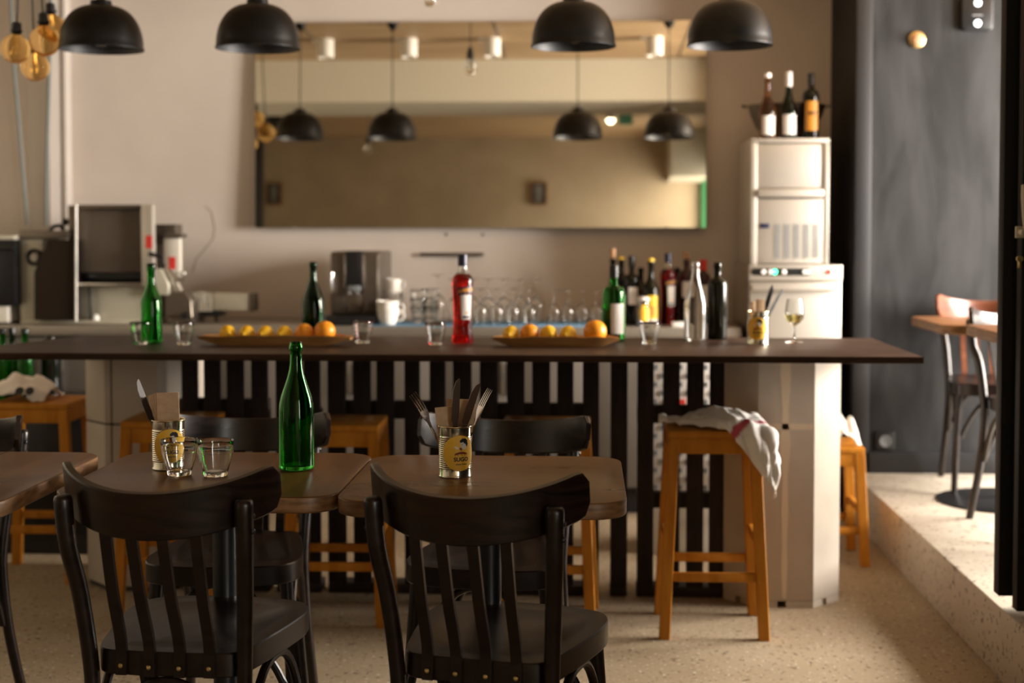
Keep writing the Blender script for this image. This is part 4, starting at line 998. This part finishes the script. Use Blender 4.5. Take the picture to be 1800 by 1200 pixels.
# small jar with oval yellow label
q = onwt(1131, 6.42); t = thing('glass_jar', 'small glass jar with an oval yellow label and a wire bail, before the yellow-labelled bottle', 'jar', q)
obj('jar_wall', G().lathe([(0, 0), (.030, 0), (.034, .004), (.034, .085), (.026, .10), (.026, .118), (.0235, .118), (.0235, .10), (.031, .084), (.031, .008), (0, .008)], 32), 'clear', t)
obj('label', wrap(G(), flat_poly(ell(0, .058, .024, .044, 32)), .0345, R(5), 0, eps=.0005), 'yellow', t)
obj('lid', G().lathe([(0, .135), (.020, .133), (.028, .126), (.028, .1185), (0, .1185)], 28), 'porcelain', t)
obj('bail', G().tube([(-.028, 0, .105), (-.036, -.004, .12), (-.030, -.01, .135), (-.012, -.018, .137)], .0015, 6), 'steel', t)
q = onwt(1192, 6.41); tag(obj('napkin_box', B(q[0]-.028, q[0]+.028, 6.385, 6.43, ZB+.0003, ZB+.022, .002), 'paper'), 'small white packet lying before the bottles on the worktop', 'packet')

# ================================================================== ice maker on the glass washer
YG = 6.33; gx0, gx1 = X(1315, YG), X(1479, YG); xc = (gx0+gx1)/2; w2 = (gx1-gx0)/2; zt_ = Z(465, YG)
gx1 = min(gx1, 1.185); xc = (gx0+gx1)/2; w2 = (gx1-gx0)/2
t = thing('glass_washer', 'stainless glass washer with a lit button panel, right end behind the bar', 'dishwasher', (xc, YG, 0))
obj('cabinet', B(-w2, w2, .012, .60, .06, zt_, .004), 'steel', t)
zp = Z(492, YG)
ctl = obj('control_fascia', B(-w2, w2, -.012, .012, zp, zt_, .004), 'bright_steel', t)
obj('door', B(-w2+.006, w2-.006, -.004, .0119, .10, zp-.008, .004), 'bright_steel', t)
obj('door_handle', B(-w2+.01, w2-.01, -.03, -.0045, zp-.045, zp-.02, .008), 'bright_steel', t)
for sx in (-w2+.03, w2-.03):
    for sy in (.06, .54): obj('foot', G().lathe([(0, 0), (.018, 0), (.014, .06), (0, .06)], 14, Matrix.Translation((sx, sy, 0))), 'black_plastic', t)
g = G().prism(rrect(X(1319, YG)-xc, X(1424, YG)-xc, -.016, .016, .015), 0, .004, .001, Matrix.Translation((0, -.0122, (zp+zt_)/2+.004)) @ Matrix.Rotation(pi/2, 4, 'X'))
pan = obj('button_strip', g, 'black_plastic', t)
for px, m in ((1340, 'white_plastic'), (1352, 'white_plastic'), (1360, 'led_green'), (1376, 'white_plastic'), (1412, 'white_plastic'), (1418, 'white_plastic'), (1455, 'red_sticker')):
    o = obj('button', G().lathe([(0, 0), (.0105, 0), (.0105, .004), (.008, .006), (0, .006)], 20, Matrix.Translation((X(px, YG)-xc, -.0165 if px < 1450 else -.0125, (zp+zt_)/2+.004)) @ Matrix.Rotation(pi/2, 4, 'X')), m, pan)
YI = 6.38; ix0, ix1 = X(1318, YI), X(1455, YI); xc = (ix0+ix1)/2; w2 = (ix1-ix0)/2; zi = Z(244, YI)-zt_
t = thing('ice_maker', 'white steel ice maker with a sloping hatch and louvred grille, standing on the glass washer', 'ice maker', (xc, YI, zt_+.0003))
zz = lambda py: Z(py, YI)-zt_
g = G(); g.box(-w2, w2, .03, .50, 0, zi, .004); g.box(-w2, w2, 0, .03, zz(252), zi, .003)
g.box(-w2, -w2+.028, 0, .03, 0, zz(252)-.0005, .003); g.box(w2-.024, w2, 0, .03, 0, zz(252)-.0005, .003); obj('cabinet', g, 'bright_steel', t)
obj('hatch', B(-w2+.032, w2-.028, .008, .0295, zz(331), zz(254), .004), 'bright_steel', t)
obj('hatch_grip', B(-w2+.029, w2-.026, -.014, .0295, zz(347), zz(333), .005), 'bright_steel', t)
obj('hatch_gap', B(-w2+.029, w2-.025, .006, .0297, zz(349.5), zz(347.3)), 'ink', t)
low = obj('lower_panel', B(-w2+.029, w2-.025, .002, .0295, .004, zz(350), .002), 'bright_steel', t)
obj('display', B(X(1334, YI)-xc, X(1351, YI)-xc, -.002, .0019, zz(401), zz(393), .001), 'navy', low)
for i in range(5):
    a = X(1359.5+i*17, YI)-xc; b = X(1370+i*17, YI)-xc
    g = G(); n = 22
    for k in range(n):
        z = zz(453)+(zz(393)-zz(453))*k/n; g.box(a, b, -.0012, .0019, z, z+(zz(393)-zz(453))/n*.5)
    o = obj('louvre_column', g, 'grey_plastic', low); o['kind'] = 'stuff'
TI = zt_+zi+.0008
# bowl and bottles on top
q = X(1379, 6.66); t = thing('steel_bowl', 'wide dark steel bowl behind the three bottles on the ice maker', 'bowl', (q, 6.66, TI))
rb = .182
obj('bowl_wall', G().lathe([(0, .0), (.07, 0), (.10, .01), (.14, .07), (.165, .125), (rb-.006, .160), (rb, .162), (rb, .166), (rb-.010, .165), (.160, .126), (.134, .074), (.096, .014), (0, .006)], 48), 'dark_steel', t)
for s in (-1, 1): obj('grip', G().tube([(s*rb, -.03, .160), (s*(rb+.022), -.02, .166), (s*(rb+.022), .02, .166), (s*rb, .03, .160)], .004, 8), 'dark_steel', t)
YQ = 6.46
def tb_(px, py, name, label, **kw):
    h = Z(py, YQ)-TI; return bottle(name, label, (X(px, YQ), YQ, TI), h, .037, .0130, kw.pop('shoulder'), kw.pop('glass'), group='wine bottles on the ice maker', **kw)
tb_(1346, 131, 'wine_bottle', 'rose wine bottle with a pale label, left one on the ice maker', glass='rose', shoulder=(.40, .74), cap='foil', capm='cloth', caph=.02, lab=[(3, .06, .35, .064, 'paper')], hollow=False)
tb_(1383, 129, 'wine_bottle', 'dark green wine bottle with white capsule, middle one on the ice maker', glass='olive', shoulder=(.40, .76), cap='foil', capm='paper', caph=.065, lab=[(3, .06, .36, .066, 'paper')])
b3 = tb_(1422, 131, 'wine_bottle', 'black wine bottle with a large orange label, right one on the ice maker', glass='black_glass', shoulder=(.62, .76), cap='foil', capm='ink', caph=.05, lab=[(-2, .12, .57, .062, 'orange_label')])
g = wrap(G(), flat_text('mg', .034, .0006, .3), .0382, R(-2), .115, eps=.0006); obj('lettering', g, 'ink', [c for c in b3.children if c.name.startswith('label')][0])

# ================================================================== machines at the left end of the worktop
Y = 6.45
def poly(P, Y0, d): # prism of a pixel outline lying in the plane Y0, d deep
    g = G(); ps = [(at(x, y, Y0).x, at(x, y, Y0).z) for x, y in P]
    bm = bmesh.new(); f = bm.faces.new([bm.verts.new((a, Y0, b)) for a, b in ps]); r = bmesh.ops.extrude_face_region(bm, geom=[f])
    bmesh.ops.translate(bm, vec=(0, d, 0), verts=[v for v in r['geom'] if isinstance(v, bmesh.types.BMVert)]); bmesh.ops.recalc_face_normals(bm, faces=bm.faces)
    bmesh.ops.bevel(bm, geom=bm.edges[:], offset=.003, segments=1, affect='EDGES'); return g.add(bm)
def root(name, label, cat, px, Y, z=ZB+.0003):
    t = thing(name, label, cat, (X(px, Y), Y, z)); bpy.context.view_layer.update(); return t
def adopt(o, t): o.parent = t; o.matrix_parent_inverse = Matrix.Translation(-t.location); return o
zb_px = 402+(CAMH-ZB)*F/6.45
t = root('pasta_machine', 'large steel pasta extruder with an open hopper and slanted brown side panel', 'machine', 150, Y)
def p_(name, g, m): return adopt(obj(name, g, m), t)
g = G(); bx(g, 36, 272, 566, 572.2, Y, .30, .004); bx(g, 36, 76, 420, 566, Y+.02, .25, .004); bx(g, 133, 268, 505, 566, Y+.06, .07, .003); p_('housing', g, 'cream_steel')
g = G(); bx(g, 36, 124, 405, 419.5, Y+.0, .26, .004); p_('top_cover', g, 'dark_steel')
p_('side_panel', poly([(84, 421), (133, 421), (133, 563), (60, 563), (60, 478)], Y-.04, .05), 'brown_panel')
g = G().tube([at(133.5, y, Y-.045) for y in (360, 420, 500, 565)], .006, 6); p_('edge_strip', g, 'steel')
dm = Matrix.Translation(at(62, 452, Y+.018)) @ Matrix.Rotation(pi/2, 4, 'X')
dl = p_('dial', G().lathe([(.026, 0), (.040, 0), (.040, .012), (.034, .018), (.026, .014)], 32, dm, closed=True), 'black_plastic')
k_ = p_('dial_knob', G().lathe([(0, 0), (.02, 0), (.016, .022), (0, .022)], 24, dm), 'white_metal')
g = G(); bx(g, 122, 137, 360, 430, Y+.05, .20, .003); bx(g, 138, 250, 359, 366, Y-.03, .16, .003); bx(g, 138, 262, 362, 500, Y+.09, .06, .003)
g2 = G(); bx(g2, 250, 271, 359, 505, Y-.035, .04, .004); p_('hopper_side', g2, 'bright_steel')
p_('hopper_frame', g, 'dark_steel')
g = G(); bx(g, 137, 249, 367, 480, Y+.0, .02, .002); P = [at(x, y, 0+Y) for x, y in ((137, 480), (249, 480))]
p_('hopper_front', g, 'hopper_brown')
g = G(); bx(g, 137, 249, 499, 504, Y-.03, .2, .002); p_('drip_edge', g, 'steel')
p_('drum', G().tube([(X(139, Y), Y+.10, Z(486, Y)), (X(248, Y), Y+.10, Z(486, Y))], .045, 28), 'black_metal')
p_('stirrer_rod', G().tube([at(157, 500, Y+.02), at(160, 566, Y+.02)], .006, 8), 'black_metal')
p_('tap_knob', G().ball(tuple(at(168, 560, Y+.03)), .018, (1, 1, 1.2), 16), 'white_plastic')
g = G(); bx(g, 258, 269, 414, 437, Y-.037, .0018, .0); p_('warning_sticker', g, 'red_sticker')
g = G(); g.tube([at(262, 446, Y-.06), at(286, 452, Y-.07)], .010, 10); g.tube([at(275, 440, Y-.06), at(290, 470, Y-.07)], .006, 8); p_('latch', g, 'black_metal')
g = G(); g.tube([at(88, 405, Y+.1), at(94, 398, Y+.1), at(105, 396, Y+.1), at(112, 404, Y+.1)], .010, 8); g.ball(tuple(at(115, 390, Y+.1)), .018, n=12); p_('coupling', g, 'black_metal')
Y2 = 6.50
t = root('pasta_cutter', 'smaller steel pasta machine with a red-stickered hopper, right of the big extruder', 'machine', 305, Y2)
g = G(); bx(g, 275, 310, 394, 430, Y2+.12, .12, .003); bx(g, 294, 338, 560, 571, Y2, .24, .004); bx(g, 276, 290, 430, 560, Y2+.12, .1, .003); p_('frame', g, 'dark_steel')
g = G(); bx(g, 289, 318, 419, 487, Y2+.02, .035, .004); hp = p_('hopper', g, 'white_metal')
g = G(); bx(g, 288, 320, 411, 418.5, Y2+.01, .1, .003); p_('hopper_lid', g, 'dark_steel')
g = G(); bx(g, 298, 310, 452, 474, Y2+.0185, .0013, 0); p_('warning_sticker', g, 'red_sticker')
p_('guard', poly([(268, 472), (283, 473), (297, 500), (296, 518), (268, 518)], Y2-.03, .04), 'cream_steel')
p_('motor_body', poly([(290, 517), (322, 512), (336, 528), (338, 558), (290, 558)], Y2-.02, .16), 'dark_steel')
g = G(); g.tube([at(292, 470, Y2), at(304, 488, Y2-.01), at(322, 492, Y2-.01)], .012, 10); g.ball(tuple(at(322, 480, Y2)), .014, n=12); g.tube([at(305, 490, Y2), at(316, 512, Y2)], .018, 12); p_('clamp', g, 'steel')
p_('knob', G().lathe([(0, 0), (.016, 0), (.016, .02), (0, .02)], 18, Matrix.Translation(at(326, 554, Y2-.021)) @ Matrix.Rotation(pi/2, 4, 'X')), 'black_plastic')
Y3 = 6.60
t = root('dish_rack', 'small cream wire rack on a black grille shelf right of the pasta machines', 'rack', 392, Y3)
g = G(); bx(g, 375, 443, 517, 547, Y3, .05, .003); p_('tray_box', g, 'cream_steel')
g = G(); bx(g, 438, 446, 517, 549, Y3-.005, .11, .002); p_('end_cap', g, 'dark_steel')
g = G()
for i in range(7): x = 341+i*5; g.tube([at(x, 514, Y3-.01), at(x, 546, Y3-.01)], .0035, 6)
for i in range(6): y = 516+i*6; g.tube([at(340, y, Y3-.012), at(372, y, Y3-.012)], .003, 6)
p_('wire_basket', g, 'cream_steel')
g = G(); g.lathe([(0, .0), (.035, 0), (.035, .03), (.02, .045), (0, .05)], 20, Matrix.Translation(at(355, 530, Y3+.04))); p_('jar_in_basket', g, 'steel')
g = G(); bx(g, 342, 388, 548, 558, Y3-.005, .11, .003); bx(g, 348, 352, 558, 567, Y3+.03, .02, .001); bx(g, 378, 382, 558, 567, Y3+.03, .02, .001); p_('shelf_grille', g, 'black_metal')
Y4 = 6.40
t = root('oven', 'black-fronted oven cut by the left edge of the photo', 'oven', -30, Y4)
g = G(); bx(g, -90, 27, 414, 421.5, Y4, .45, .003); p_('top', g, 'cream_steel')
g = G(); bx(g, -90, 28, 422, 540, Y4+.0, .45, .004); p_('dark_door', g, 'black_metal')
g = G(); bx(g, -90, 14, 541, 570, Y4+.01, .40, .003); p_('base', g, 'white_metal')
g = G(); g.tube([at(-60, 436, Y4-.03), at(22, 436, Y4-.03)], .006, 8)
for x in (-55, 18): g.tube([at(x, 436, Y4-.03), at(x, 436, Y4+.002)], .005, 8)
p_('handle', g, 'black_plastic')
# dark low chest and green bottles at the far left
tag(obj('bottle_chest', B(-2.62, -1.86, 5.50, 5.95, 0, .60, .01), 'black_metal'), 'dark low chest behind the left pillar carrying green bottles', 'chest')
for i, (px, dY) in enumerate(((4, 0), (21, .04), (44, .0))):
    m = 'green' if i != 1 else 'olive'
    bottle('green_bottle', ('green bottle farthest left under the end of the bar', 'dark green bottle in the middle of the three under the bar end', 'bright green bottle, right one of the three under the bar end')[i], (X(px, 5.62+dY), 5.62+dY, .6005), .285, .036, .0135, (.58, .80), m, 'screw', 'olive' if i != 1 else 'black_plastic', .02, group='green bottles at the left end of the bar')
bottle('dark_bottle', 'dark bottle behind the chest of green bottles, right of them', (X(88, 5.75), 5.75, .6005), .25, .045, .02, (.75, .9), 'dark_glass')
# perforated white crate behind the right slatted panel
t = thing('bottle_crate', 'white perforated plastic crate behind the rightmost slatted panel', 'crate', (.40, 5.75, 0), 0)
ws = G()
for k in range(14):
    for j in range(16):
        if (k+j) % 2 == 0: ws.box(-.17+k*.0245, -.17+k*.0245+.012, -.146, -.142, .26+j*.034, .26+j*.034+.02)
obj('crate_body', B(-.175, .175, -.14, .14, .24, .80, .01), 'white_plastic', t)
o = obj('perforation', ws, 'grey_plastic', t); o['kind'] = 'stuff'
obj('red_band', B(-.08, .0, -.148, -.141, .56, .62), 'red_sticker', t)
obj('crate_stand', B(-.17, .17, -.13, .13, 0, .239, .005), 'white_metal', t)
